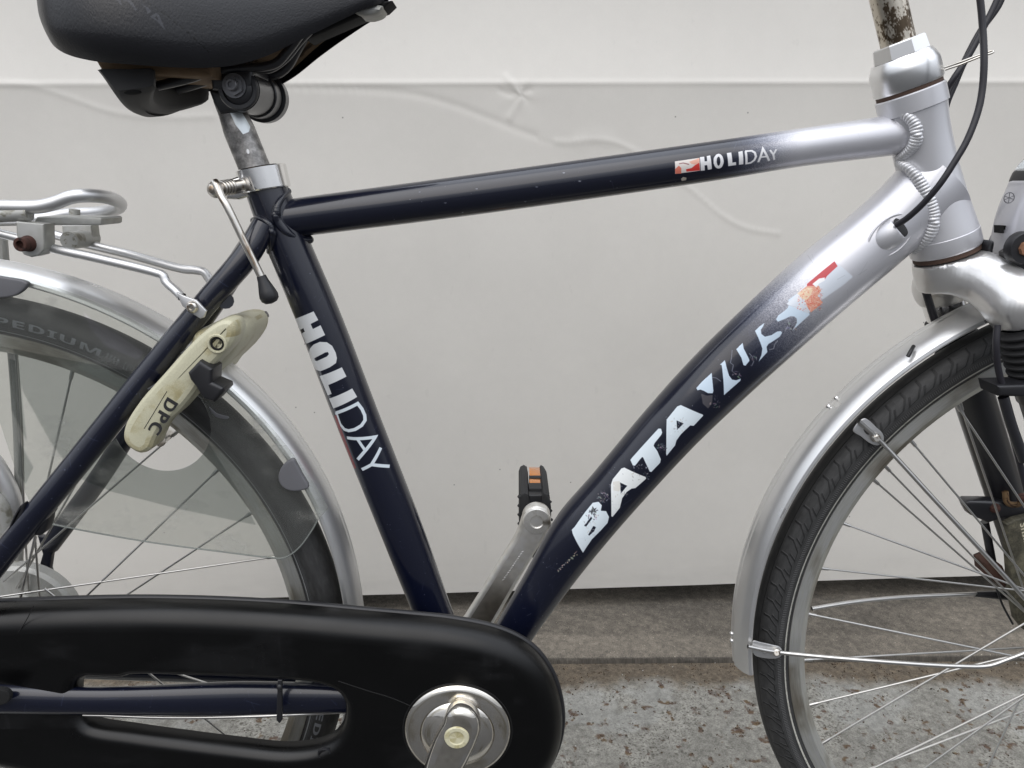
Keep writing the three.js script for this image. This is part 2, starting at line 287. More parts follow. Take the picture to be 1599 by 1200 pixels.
// ---------------------------------------------------------------- frame
const frame = grp('frame');
function tubeCanvas(fn, W, H, base, rough, metal) {
  const [c, x] = canvas(W, H, base), [c2, x2] = canvas(W, H, `rgb(0,${rough * 255 | 0},${metal * 255 | 0})`), loc = locator(fn);
  const o = {
    W, H, x, x2, loc, px: (a, b) => { const [u, v] = loc(a, b); return [u * W, (1 - v) * H]; },
    path(pts) { for (const k of [x, x2]) k.beginPath(); pts.map((p) => o.px(...p)).forEach((p, i) => { for (const k of [x, x2]) i ? k.lineTo(...p) : k.moveTo(...p); }); },
    fill(pts, colr, rg = [0.5, 0], holes = []) { o.path(pts); for (const k of [x, x2]) k.closePath(); for (const h of holes) { h.map((p) => o.px(...p)).forEach((p, i) => { for (const k of [x, x2]) i ? k.lineTo(...p) : k.moveTo(...p); }); for (const k of [x, x2]) k.closePath(); } x.fillStyle = colr; x.fill('evenodd'); x2.fillStyle = `rgb(0,${rg[0] * 255 | 0},${rg[1] * 255 | 0})`; x2.fill('evenodd'); },
    line(pts, w, colr, rg = [0.5, 0]) { o.path(pts); x.strokeStyle = colr; x2.strokeStyle = `rgb(0,${rg[0] * 255 | 0},${rg[1] * 255 | 0})`; for (const k of [x, x2]) { k.lineWidth = w; k.lineJoin = 'miter'; k.lineCap = 'butt'; k.stroke(); } },
    chips(n, colr) { for (let i = 0; i < n; i++) { x.fillStyle = colr(rnd()); x.beginPath(); const a = rr(0, W), b = rr(0.2, 0.8) * H; x.ellipse(a, b, rr(0.5, 2.2), rr(0.4, 1.4), rr(0, 3), 0, 7); x.fill(); } },
    scratches(n, colr, u0 = 0, u1 = 1) { for (let i = 0; i < n; i++) { x.strokeStyle = colr; x.lineWidth = rr(0.4, 1); x.beginPath(); const a = rr(u0, u1) * W, b = rr(0.25, 0.75) * H, t = rr(0, 6.3), l = rr(6, 40); x.moveTo(a, b); x.lineTo(a + Math.cos(t) * l, b + Math.sin(t) * l); x.stroke(); } },
    mat(extra) { const rm = ctex(c2, false); return phy({ map: ctex(c), roughnessMap: rm, metalnessMap: rm, roughness: 1, metalness: 1, clearcoat: 0.9, clearcoatRoughness: 0.11, specularIntensity: 0.5, ...extra }); },
  };
  return o;
}
const off = (list, x0, y0, s) => list.map((p) => [x0 + p[0] / s, y0 + p[1] / s]);
const NAVY = 'rgb(11,15,32)', SILV = 'rgb(205,205,210)';
function fadePaint(o, W, u0, u1) { // blue sprayed over into silver, with the droplets of the spray
  for (const [k, a, b] of [[o.x, [11, 15, 32], [207, 207, 212]], [o.x2, [0, 80, 0], [0, 108, 150]]]) {
    const im = k.getImageData(0, 0, o.W, o.H), d = im.data;
    for (let y = 0; y < o.H; y++) for (let x = 0; x < o.W; x++) {
      const u = x / o.W + 0.006 * Math.sin(y / o.H * 12), t = sstep(u0, u1, u), s = hash2(x >> 1, y >> 1, 61) * 0.34 + hash2(x, y, 62) * 0.2 - 0.27, q = Math.min(1, Math.max(0, t + s * t * (1 - t) * 3.0)), i = (y * o.W + x) * 4;
      for (let c = 0; c < 3; c++) d[i + c] = lerp(a[c], b[c], q); d[i + 3] = 255;
    }
    k.putImageData(im, 0, 0);
  }
}
{ // top tube
  const fn = edgeTube([[420, 315, 432, 375], [460, 309.5, 469, 370], [680, 280, 688, 343], [900, 250, 908, 313], [1100, 222, 1107, 284], [1250, 200.5, 1257, 259.5], [1385, 180.5, 1393, 243], [1432, 173, 1440, 236]], 0);
  const o = tubeCanvas(fn, 2048, 512, NAVY, 0.3, 0), W = 2048;
  fadePaint(o, W, o.loc(1120, 252)[0], o.loc(1262, 232)[0]);
  const t = (l) => off(l, 1020, 180, 5.33), WH = 'rgb(226,226,228)', rg = [0.45, 0.1];
  o.fill(t([[180, 385], [385, 355], [390, 462], [182, 490]]), 'rgb(222,214,208)', rg);
  o.fill(t([[183, 450], [215, 420], [235, 440], [235, 486], [184, 489]]), 'rgb(214,120,100)', rg);
  o.fill(t([[278, 470], [275, 450], [320, 440], [350, 415], [385, 395], [389, 460]]), 'rgb(206,58,52)', rg);
  o.fill(t([[300, 388], [385, 357], [387, 395], [350, 412], [320, 405]]), 'rgb(226,170,150)', rg);
  o.line(t([[215, 405], [250, 398], [300, 410]]), 4, 'rgb(150,110,110)', rg);
  o.fill(t([[388, 350], [425, 345], [430, 385], [450, 383], [445, 340], [475, 335], [490, 448], [455, 455], [450, 415], [430, 418], [430, 460], [395, 463]]), WH, rg);
  const ell = (cx, cy, rx, ry) => Array.from({ length: 24 }, (_, i) => { const a = i / 24 * 6.2832; return [cx + rx * Math.cos(a) + (cy - cy) , cy + ry * Math.sin(a)]; });
  o.fill(t(ell(545, 383, 43, 62)), WH, rg, [t(ell(545, 383, 15, 38))]);
  o.fill(t([[612, 315], [650, 310], [660, 395], [690, 390], [692, 415], [625, 425]]), WH, rg);
  o.fill(t([[710, 305], [745, 297], [752, 408], [715, 413]]), WH, rg);
  o.line(t([[770, 300], [777, 403], [812, 397], [843, 375], [856, 345], [848, 312], [822, 296], [766, 300]]), 7, WH, rg);
  o.line(t([[875, 392], [915, 280], [966, 380]]), 7, WH, rg); o.line(t([[890, 350], [950, 344]]), 6, WH, rg);
  o.line(t([[975, 290], [1002, 328], [1025, 285]]), 6, WH, rg); o.line(t([[1002, 328], [1010, 372]]), 6, WH, rg);
  o.fill(t([[232, 530], [250, 515], [278, 520], [275, 540], [240, 548]]), 'rgb(200,190,175)', rg);
  for (const [a, b] of [[655, 300], [695, 317], [744, 295], [820, 315], [905, 283], [880, 270], [838, 292], [722, 332], [953, 283]]) { const q = rr(0.4, 1); o.fill([[a - 3 * q, b], [a, b - 1.2 * q], [a + 3 * q, b - 0.6], [a + 1, b + 1.6 * q]], `rgba(150,152,158,${rr(0.35, 0.8)})`, rg); };
  o.chips(60, (q) => `rgba(${120 + 90 * q | 0},${120 + 90 * q | 0},${125 + 85 * q | 0},0.7)`);
  o.scratches(50, 'rgba(150,155,170,0.35)');
  part('top_tube', surf(fn, 200, 72), o.mat(), frame);
}
{ // down tube, bowed, with worn lettering
  const fn = edgeTube([[1432, 238, 1505, 322], [1407, 263, 1480, 346], [1368, 302.6, 1436, 381], [1315.5, 348.5, 1386, 424], [1250, 401, 1322, 478], [1150, 494, 1217, 570], [1083, 560, 1152, 629], [1017, 633, 1083, 695], [930, 737, 995, 790], [870, 808, 938, 856], [818, 900, 880, 930], [777, 972, 830, 1000], [745, 1030, 800, 1055]], 0, 0.86);
  const W = 2048, o = tubeCanvas(fn, W, 512, NAVY, 0.3, 0);
  fadePaint(o, W, o.loc(1135, 560)[0], o.loc(1290, 420)[0]);
  const rg = [0.55, 0], WH = 'rgb(212,222,228)', W2 = 'rgb(226,229,228)';
  const a = (l) => off(l, 880, 600, 4.284), b = (l) => off(l, 850, 400, 2.4);
  o.fill(a([[55, 975], [75, 955], [150, 850], [195, 795], [235, 788], [256, 812], [250, 848], [285, 850], [305, 890], [295, 930], [250, 980], [190, 1040], [130, 1130], [60, 1000]]), WH, rg, [a([[138, 950], [185, 888], [192, 900], [152, 955]]), a([[165, 1010], [200, 950], [217, 958], [205, 985], [172, 1015]])]);
  o.fill(a([[165, 860], [185, 848], [195, 818], [205, 835], [222, 828], [210, 848], [218, 862], [198, 855], [188, 878], [183, 858]]), 'rgb(60,60,66)', rg);
  const f5 = (l) => off(l, 900, 560, 5.4545);
  o.fill(f5([[295, 1075], [310, 1030], [385, 937], [410, 930], [590, 1010], [595, 1025], [505, 1105], [470, 1110], [430, 1138], [392, 1190], [378, 1245], [370, 1275], [310, 1350], [298, 1345]]), W2, rg, [f5([[372, 1058], [434, 1085], [378, 1152]])]);
  o.fill(a([[330, 655], [375, 650], [385, 690], [372, 720], [335, 712]]), 'rgba(206,200,188,.55)', rg);
  o.fill(f5([[460, 865], [475, 845], [700, 597], [722, 600], [732, 630], [725, 650], [665, 725], [660, 745], [690, 790], [720, 860], [715, 890], [640, 968], [625, 965], [570, 845], [560, 840], [500, 915], [480, 912]]), WH, rg);
  o.fill(f5([[770, 520], [860, 410], [890, 398], [1080, 480], [1080, 490], [1000, 575], [970, 572], [893, 645], [853, 700], [842, 742], [770, 830], [765, 810]]), WH, rg, [f5([[855, 530], [914, 555], [858, 610]])]);
  // torn letters further up
  const T1 = 'rgb(196,212,226)';
  const e5 = (l) => off(l, 1060, 420, 5.4545);
  for (const l of [
    [[150, 1015], [200, 960], [282, 885], [285, 940], [295, 1040], [290, 1060], [250, 1060], [215, 1040], [185, 1030], [160, 1035]],
    [[350, 818], [370, 800], [392, 778], [400, 800], [410, 850], [430, 910], [455, 945], [490, 950], [530, 935], [525, 955], [385, 1078], [382, 960], [372, 870], [365, 820]],
    [[490, 685], [515, 660], [545, 632], [555, 680], [600, 770], [603, 785], [570, 825], [552, 820], [535, 760]],
    [[650, 530], [690, 490], [732, 460], [720, 490], [700, 520], [705, 555], [735, 578], [790, 565], [840, 535], [870, 530], [882, 545], [860, 580], [800, 620], [765, 640], [750, 665], [755, 710], [680, 792], [705, 735], [712, 680], [695, 630], [675, 580]],
    [[830, 430], [850, 395], [900, 360], [930, 330], [940, 300], [935, 265], [1000, 215], [1070, 300], [1118, 390], [965, 530], [985, 500], [1008, 460], [1005, 425], [985, 405], [950, 405], [900, 430], [845, 450]],
  ]) o.fill(e5(l), T1, rg);
  for (const l of [[[455, 690], [450, 760], [440, 800], [465, 820], [455, 870], [490, 900]], [[600, 720], [625, 745], [640, 790], [620, 830]], [[285, 925], [320, 930], [360, 960]], [[930, 430], [940, 470], [905, 530]], [[770, 690], [810, 680], [820, 640], [845, 610]]]) o.line(e5(l), 2.2, 'rgba(170,172,178,.55)', rg);
  o.fill(e5([[190, 1065], [240, 1080], [290, 1075], [285, 1150], [250, 1190], [205, 1150]]), 'rgba(110,104,100,.6)', rg);
  o.fill(b([[930, 190], [908, 180], [985, 105], [1088, 20], [1157, 78], [1120, 110], [1040, 165], [990, 215], [960, 205]]), 'rgb(208,214,222)', [0.5, 0.2]);
  o.fill(b([[985, 105], [1088, 20], [1100, 38], [1060, 75], [1050, 90], [1015, 112], [985, 118]]), 'rgb(186,48,58)', rg);
  o.fill(b([[950, 140], [985, 112], [1030, 112], [1038, 130], [1025, 150], [1045, 175], [1000, 212], [985, 190], [975, 160]]), 'rgb(214,150,128)', rg);
  o.fill(b([[950, 140], [985, 118], [1010, 120], [1000, 145], [985, 165], [965, 160]]), 'rgb(224,196,164)', rg);
  o.fill(b([[1005, 105], [1030, 85], [1052, 80], [1052, 92], [1030, 104], [1020, 118]]), 'rgb(238,238,238)', rg);
  for (let i = 0; i < 260; i++) { const q = rnd(); const p = b([[rr(950, 1045), rr(120, 205)]])[0]; const [cx, cy] = o.px(...p); o.x.fillStyle = q > 0.5 ? 'rgba(200,70,60,.5)' : 'rgba(235,220,205,.5)'; o.x.fillRect(cx, cy, 2.5, 2); }
  // residue of adhesive and scratches between the letters
  const blot = (cx, cy, w, n) => { for (let i = 0; i < n; i++) { const an = rr(0, 6.3), rad = w * Math.sqrt(rnd()); const [x, y] = o.px(cx + Math.cos(an) * rad, cy + Math.sin(an) * rad); o.x.fillStyle = rnd() > 0.55 ? `rgba(${150 + rnd() * 60 | 0},${150 + rnd() * 55 | 0},${148 + rnd() * 50 | 0},.42)` : 'rgba(52,50,58,.55)'; o.x.beginPath(); o.x.ellipse(x, y, rr(1, 6), rr(0.6, 2.4), rr(0, 3), 0, 7); o.x.fill(); } };
  blot(942, 776, 9, 60); blot(1033, 700, 7, 40); blot(1118, 628, 10, 22); blot(1150, 585, 7, 14); blot(1010, 742, 5, 16); blot(1178, 556, 7, 16); blot(1236, 510, 8, 12); blot(925, 803, 10, 30);
  for (const [c, s] of [[[918, 826], 7], [[965, 770], 9], [[1000, 738], 8], [[1060, 665], 8]]) for (let i = 0; i < 26; i++) { const [x, y] = o.px(c[0] + rr(-s, s) * 1.6, c[1] + rr(-s, s) * 1.6); o.x.fillStyle = ['rgba(186,180,168,.45)', 'rgba(240,243,245,.4)', 'rgba(120,118,120,.35)'][i % 3]; o.x.beginPath(); o.x.ellipse(x, y, rr(1, 5), rr(0.6, 2), rr(0, 3), 0, 7); o.x.fill(); }
  for (let i = 0; i < 34; i++) { const f = rnd(), p = [lerp(869, 901, f) + rr(-2, 2), lerp(893, 863, f) + rr(-2, 2)]; o.fill([p, [p[0] + rr(1, 4), p[1] - rr(0.5, 3)], [p[0] + rr(1, 3), p[1] + rr(0, 1.4)]], `rgba(${170 + rr(-20, 20) | 0},${164 + rr(-20, 20) | 0},145,.75)`, rg); }
  for (let i = 0; i < 26; i++) { const p = [rr(820, 905), rr(860, 960)]; o.line([p, [p[0] + rr(-9, 9), p[1] + rr(-7, 7)]], rr(0.5, 1.3), 'rgba(150,155,165,.4)'); }
  o.chips(120, (q) => `rgba(${120 + 90 * q | 0},${120 + 90 * q | 0},${125 + 85 * q | 0},0.6)`);
  o.scratches(90, 'rgba(140,145,165,0.3)', 0.5, 1);
  o.scratches(40, 'rgba(90,90,96,0.3)', 0, 0.4);
  part('down_tube', surf(fn, 260, 80), o.mat(), frame);
}
let seatAxisTop, seatAxisDir;
{ // seat tube
  const fn = edgeTube([[384, 301, 446, 284], [397.5, 340, 461, 322], [420, 396, 482, 374], [465, 505, 528, 482], [528, 668, 590.5, 645], [600, 846, 660, 824], [645, 957, 700, 938], [672, 1025, 725, 1007]], 0);
  const o = tubeCanvas(fn, 2048, 512, NAVY, 0.3, 0), t = (l) => off(l, 440, 470, 4.14), WH = 'rgb(203,205,206)', W2 = 'rgb(205,214,220)', rg = [0.5, 0];
  o.fill(t([[88, 115], [205, 68], [235, 125], [186, 150], [200, 182], [250, 158], [280, 222], [157, 278], [128, 212], [148, 200], [139, 177], [118, 190]]), WH, rg);
  o.fill(t([[175, 340], [180, 312], [205, 283], [245, 266], [290, 267], [325, 292], [348, 335], [356, 370], [350, 402], [310, 430], [250, 455], [217, 442], [192, 402]]), WH, rg, [t([[209, 372], [280, 335], [297, 332], [304, 345], [292, 360], [225, 390], [212, 386]])]);
  o.fill(t([[243, 487], [388, 430], [418, 490], [300, 545], [321, 602], [297, 612]]), WH, rg);
  o.fill(t([[305, 632], [455, 567], [487, 622], [333, 697]]), WH, rg);
  o.line(t([[350, 726], [490, 664], [518, 700], [536, 740], [538, 772], [515, 806], [472, 832], [430, 840], [404, 832], [375, 795], [350, 722]]), 13, W2, rg);
  o.line(t([[490, 1028], [605, 880], [420, 885]]), 13, W2, rg); o.line(t([[487, 893], [538, 968]]), 11, W2, rg);
  o.line(t([[517, 1092], [580, 1060], [640, 950]]), 13, W2, rg); o.line(t([[580, 1060], [697, 1070]]), 13, W2, rg);
  o.fill([[521, 650], [525, 648], [540, 690], [556, 731], [553, 733], [536, 696]], 'rgb(120,28,36)', rg);
  o.chips(140, (q) => `rgba(${110 + 90 * q | 0},${115 + 90 * q | 0},${130 + 85 * q | 0},0.6)`); o.scratches(70, 'rgba(140,150,175,0.35)');
  part('seat_tube', surf(fn, 200, 72), o.mat(), frame);
}
// head tube: flared at both ends
const HA = at(1420, 140.5), HB = at(1478.5, 393), hDir = HB.clone().sub(HA).normalize(), hLen = HA.distanceTo(HB);
const hp = (d, r = 0) => HA.clone().addScaledVector(hDir, d);
part('head_tube', lathe(HA, HB, [[0.0015, 0.0262], [0.0025, 0.0274], [0.0165, 0.0272], [0.0172, 0.0258], [0.03, 0.0243], [0.045, 0.0236], [0.07, 0.0238], [0.095, 0.0252], [0.115, 0.0272], [hLen - 0.016, 0.0284], [hLen - 0.0155, 0.0289], [hLen - 0.003, 0.0290], [hLen - 0.0015, 0.028]], 72), M.silver, frame);
const fork = grp('fork');
for (const d of [-0.0006, hLen + 0.0004]) part('headset_gap', lathe(hp(d - 0.0022), HB.clone().addScaledVector(hDir, 0.1), [[0, d > 0 ? 0.0276 : 0.0258], [0.0044, d > 0 ? 0.0276 : 0.0258]]), std({ color: col(0.07, 0.04, 0.028), roughness: 0.8 }), fork);
{ // seat stays and chain stays
  const rs = [[398, 340, 424, 362], [372, 384, 402, 408], [305, 465, 333, 487], [212.5, 578, 243, 601], [122, 691, 152, 714], [52, 778, 81, 801], [0, 843, 27, 867], [-70, 931, -43, 955]];
  const z = (t) => lerp(0.018, 0.068, Math.min(1, t * 1.35));
  const fnR = edgeTube(rs, z, 1, 1.09);
  const o = tubeCanvas(fnR, 1024, 256, NAVY, 0.3, 0); o.chips(90, (q) => `rgba(130,135,150,${0.3 + 0.4 * q})`); o.scratches(40, 'rgba(140,150,175,0.35)');
  part('seat_stay', surf(fnR, 90, 40), o.mat(), frame);
  const left = [[412, 352, -0.018], [372, 412, -0.026], [343, 459, -0.032], [253, 588, -0.046], [161, 737, -0.058], [112, 805, -0.064], [78, 852, -0.068]];
  part('seat_stay', surf(sweepFn(pxs(left), left.map((_, i) => i > 5 ? 0.0095 : 0.0102)), 60, 32), M.navy, frame);
  const dl = [[78, 850], [66, 862], [62, 880], [67, 905], [80, 930], [100, 960]];
  part('dropout', [slab([[58, 838], [92, 842], [80, 868], [77, 890], [84, 915], [96, 935], [100, 975], [60, 985], [70, 930], [62, 905], [62, 880], [66, 866]], -0.073, -0.066, { bevel: 0.001 })], M.navy, frame);
  part('stay_bridge', rod(at(352, 470, 0.03), at(352, 470, -0.03), 0.007), M.navy, frame);
  const tab = slab([[36, 800], [30, 818], [12, 830], [22, 802], [34, 788]], 0.066, 0.075, { bevel: 0.002, smooth: true });
  part('stay_clip', [tab, slab([[73, 800], [72, 822], [62, 838], [48, 838], [42, 845], [50, 822], [66, 808]], 0.056, 0.07, { bevel: 0.003, smooth: true })], M.black, frame);
  const fnC = edgeTube([[-60, 1072, -60, 1112], [0, 1071, 0, 1113], [60, 1073, 60, 1114], [150, 1075, 150, 1115], [250, 1072, 250, 1116], [330, 1068, 330, 1116.5], [400, 1066.5, 400, 1115.5], [540, 1071, 540, 1113], [640, 1080, 640, 1118]], (t) => lerp(0.084, 0.045, t), 0.62);
  const c = tubeCanvas(fnC, 1024, 256, NAVY, 0.33, 0); c.chips(60, () => 'rgba(150,150,165,.5)'); c.scratches(60, 'rgba(140,150,175,0.35)');
  part('chain_stay', surf(fnC, 80, 40), c.mat(), frame);
  part('axle_hole', slab([[-40, 1082], [8, 1080], [15, 1090], [8, 1100], [-40, 1102]], 0.088, 0.0935, { bevel: 0.001, smooth: true }), M.dark, frame);
  part('chain_stay', surf(sweepFn(pxs([[-20, 1040, -0.07], [300, 1050, -0.06], [640, 1060, -0.04]]), [0.011, 0.011, 0.011]), 40, 24), M.navy, frame);
  part('stay_cable', wire(pxs([[40, 1117, 0.07], [150, 1117.5, 0.066], [260, 1121, 0.062], [400, 1119, 0.06], [541, 1112, 0.052]]), 0.0016, 60, 8), M.spoke, frame);
  part('bottom_bracket', rod(at(722, 1110, -0.036), V(at(722, 1110, -0.036).x, at(722, 1110, -0.036).y, 0.036), 0.023, 40), M.navy, frame);
  part('cable_tie', [slab([[433, 1063], [440, 1063], [440, 1126], [436, 1131], [431, 1126]], 0.074, 0.0775, { bevel: 0.001 }), ball(at(436.5, 1074, 0.077), 0.003, 0.9, 1.2, 0.8)], M.black, frame);
}
{ // weld beads
  const bead = (pts, r, n, flat = 0.52) => { const c = new THREE.CatmullRomCurve3(pts, false, 'centripetal'), out = []; for (let i = 0; i <= n; i++) { const t = i / n, p = c.getPointAt(t), d = c.getTangentAt(t), k = Math.sin(Math.PI * Math.min(1, Math.max(0, t * 0.9 + 0.05))) ** 0.4; const g = new THREE.SphereGeometry(r, 14, 10); g.scale(1, flat, 0.8); g.applyQuaternion(new THREE.Quaternion().setFromUnitVectors(V(0, 1, 0), d)); g.scale(1, 1, 1); g.translate(p.x, p.y, p.z - 0.002 * (1 - k)); out.push(g); } return out; };
  part('weld_bead', bead(pxs([[1386, 178, 0.002], [1400, 178, 0.009], [1416, 182, 0.0175], [1428, 194, 0.0225], [1432, 209, 0.0235], [1428, 226, 0.02], [1417, 240, 0.012], [1407, 248, 0.003]]), 0.0054, 27), M.weld, frame);
  part('weld_bead', bead(pxs([[1408, 255, 0.004], [1418, 262, 0.014], [1431, 276, 0.0205], [1442, 294, 0.0235], [1452, 312, 0.0245], [1458, 331, 0.0245], [1458, 350, 0.024], [1452, 368, 0.02], [1441, 383, 0.012], [1432, 391, 0.004]]), 0.0055, 35), M.weld, frame);
  part('weld_bead', bead(pxs([[446, 300, 0.002], [436, 312, 0.013], [430, 328, 0.0185], [433, 346, 0.0185], [447, 362, 0.0165], [464, 372, 0.010], [481, 374, 0.002]]).map((p) => p.setZ(p.z - 0.0016)), 0.0044, 46, 1), M.navy, frame);
  part('weld_bead', bead(pxs([[396, 346, 0.012], [406, 343, 0.019], [416, 350, 0.0225], [423, 362, 0.0225], [424, 378, 0.0195], [421, 392, 0.012]]).map((p) => p.setZ(p.z - 0.0014)), 0.004, 36, 1), M.navy, frame);
  // guide where the brake cable enters the down tube
  const c = at(1386, 368, 0.0195), flat = at(1406, 350, 0.0195).sub(c).normalize(), dir = flat.clone().add(V(0, 0, 0.42)).normalize();
  const q = new THREE.Quaternion().setFromUnitVectors(V(1, 0, 0), dir), q0 = new THREE.Quaternion().setFromUnitVectors(V(1, 0, 0), flat);
  const e = new THREE.SphereGeometry(0.0148, 40, 28); e.scale(1.4, 0.84, 0.84);
  const pos = e.attributes.position; for (let i = 0; i < pos.count; i++) if (pos.getX(i) > 0.0098) pos.setX(i, 0.0098 + (pos.getX(i) - 0.0098) * 0.04);
  e.computeVertexNormals(); e.applyQuaternion(q); e.translate(c.x, c.y, c.z);
  const port = grp('cable_port', frame);
  const lip = new THREE.TorusGeometry(0.0158, 0.0011, 10, 48); lip.scale(1.33, 0.9, 0.8); lip.applyQuaternion(q0); lip.translate(c.x + 0.0005, c.y, c.z + 0.0045);
  port.removeFromParent();
  part('cable_port', [toCreasedNormals(e, 0.6), lip], M.silver, frame);
  const gd = flat.clone().add(V(0, 0, 1.1)).normalize(), g0 = c.clone().addScaledVector(dir, 0.0112).add(V(0, 0, 0.0022)), gm = new THREE.SphereGeometry(0.0092, 28, 16); gm.scale(0.26, 0.95, 0.95); gm.applyQuaternion(new THREE.Quaternion().setFromUnitVectors(V(1, 0, 0), gd)); gm.translate(g0.x, g0.y, g0.z);
  part('grommet', gm, M.rubber, frame);
}

// ---------------------------------------------------------------- seat post, clamp, saddle
{
  const sp = grp('seat_post');
  const A = at(362, 176), B = at(398, 264), d = B.clone().sub(A).normalize();
  const [c, x] = canvas(512, 512, 'rgb(150,150,150)');
  { const im = x.getImageData(0, 0, 512, 512), D = im.data; for (let j = 0; j < 512; j++) for (let i = 0; i < 512; i++) { const n = fbm(i / 50, j / 30, 5, 71), f = fbm(i / 8, j / 8, 3, 72), q = 142 + (n - 0.5) * 110 + (f - 0.5) * 40 - 46 * sstep(380, 505, 512 - j + 60 * (n - 0.5)) * 0; const k = (j * 512 + i) * 4; D[k] = q; D[k + 1] = q * 0.985; D[k + 2] = q * 0.97; } x.putImageData(im, 0, 0); }
  x.fillStyle = 'rgb(222,228,230)'; x.beginPath(); x.moveTo(243, 432); x.lineTo(176, 440); x.lineTo(166, 345); x.lineTo(188, 322); x.lineTo(222, 318); x.lineTo(240, 372); x.fill();
  x.fillStyle = 'rgb(225,225,225)'; x.beginPath(); x.ellipse(232, 236, 7, 12, 0.2, 0, 7); x.fill();
  const g = lathe(A, B, [[-0.012, 0.0108], [0, 0.0112], [0.003, 0.0116], [0.013, 0.0129], [0.016, 0.0131], [0.075, 0.0131]], 48);
  // texture runs once along the post
  part('post', g, std({ map: ctex(c), metalness: 0.75, roughness: 0.46 }), sp);
  const cl = grp('seat_clamp');
  const C1 = at(407, 262), C2 = at(416, 299), dd = C2.clone().sub(C1).normalize();
  part('collar', lathe(C1.clone().addScaledVector(dd, -0.0005), C2, [[0, 0.0132], [0, 0.0205], [0.001, 0.0212], [0.0185, 0.0212], [0.0195, 0.0205], [0.0195, 0.0165]], 64), M.polished, cl);
  part('ear', slab([[349, 283], [376, 273], [392, 272], [396, 304], [372, 312], [352, 311]], 0.002, 0.013, { bevel: 0.003 }), M.polished, cl);
  part('ear', slab([[349, 283], [376, 273], [392, 272], [396, 304], [372, 312], [352, 311]], -0.013, -0.002, { bevel: 0.003 }), M.polished, cl);
  const b0 = at(337, 296, 0.032), b1 = at(377, 289, 0.012), bo = grp('clamp_bolt', cl);
  bo.removeFromParent();
  const ax = b1.clone().sub(b0).normalize();
  part('clamp_bolt', [ball(b0, 0.0072), ...[0, 1, 2, 3].map((i) => { const p = b0.clone().addScaledVector(ax, 0.0065 + i * 0.0028); const t = new THREE.TorusGeometry(0.0052, 0.0014, 8, 24); t.applyQuaternion(new THREE.Quaternion().setFromUnitVectors(V(0, 0, 1), ax)); t.translate(p.x, p.y, p.z); return t; }), rod(b0, b1, 0.005, 20)], M.steel, cl);
  const l0 = at(338, 289, 0.042), l1 = at(345, 306, 0.045), l2 = at(353, 320, 0.047), l3 = at(412, 441, 0.05);
  part('lever', [wire([at(335, 284, 0.04), l0, l1, l2, l2.clone().lerp(l3, 0.5), l3], 0.0032, 60, 14)], M.steel, cl);
  const k0 = at(408, 432, 0.05), k1 = at(423, 471, 0.05);
  part('lever_knob', lathe(k0, k1, [[-0.001, 0.0001], [-0.0005, 0.0038], [0.004, 0.0045], [0.012, 0.0068], [0.0165, 0.0078], [0.02, 0.0072], [0.0225, 0.0048], [0.0235, 0.0001]], 32), M.black, cl);
}
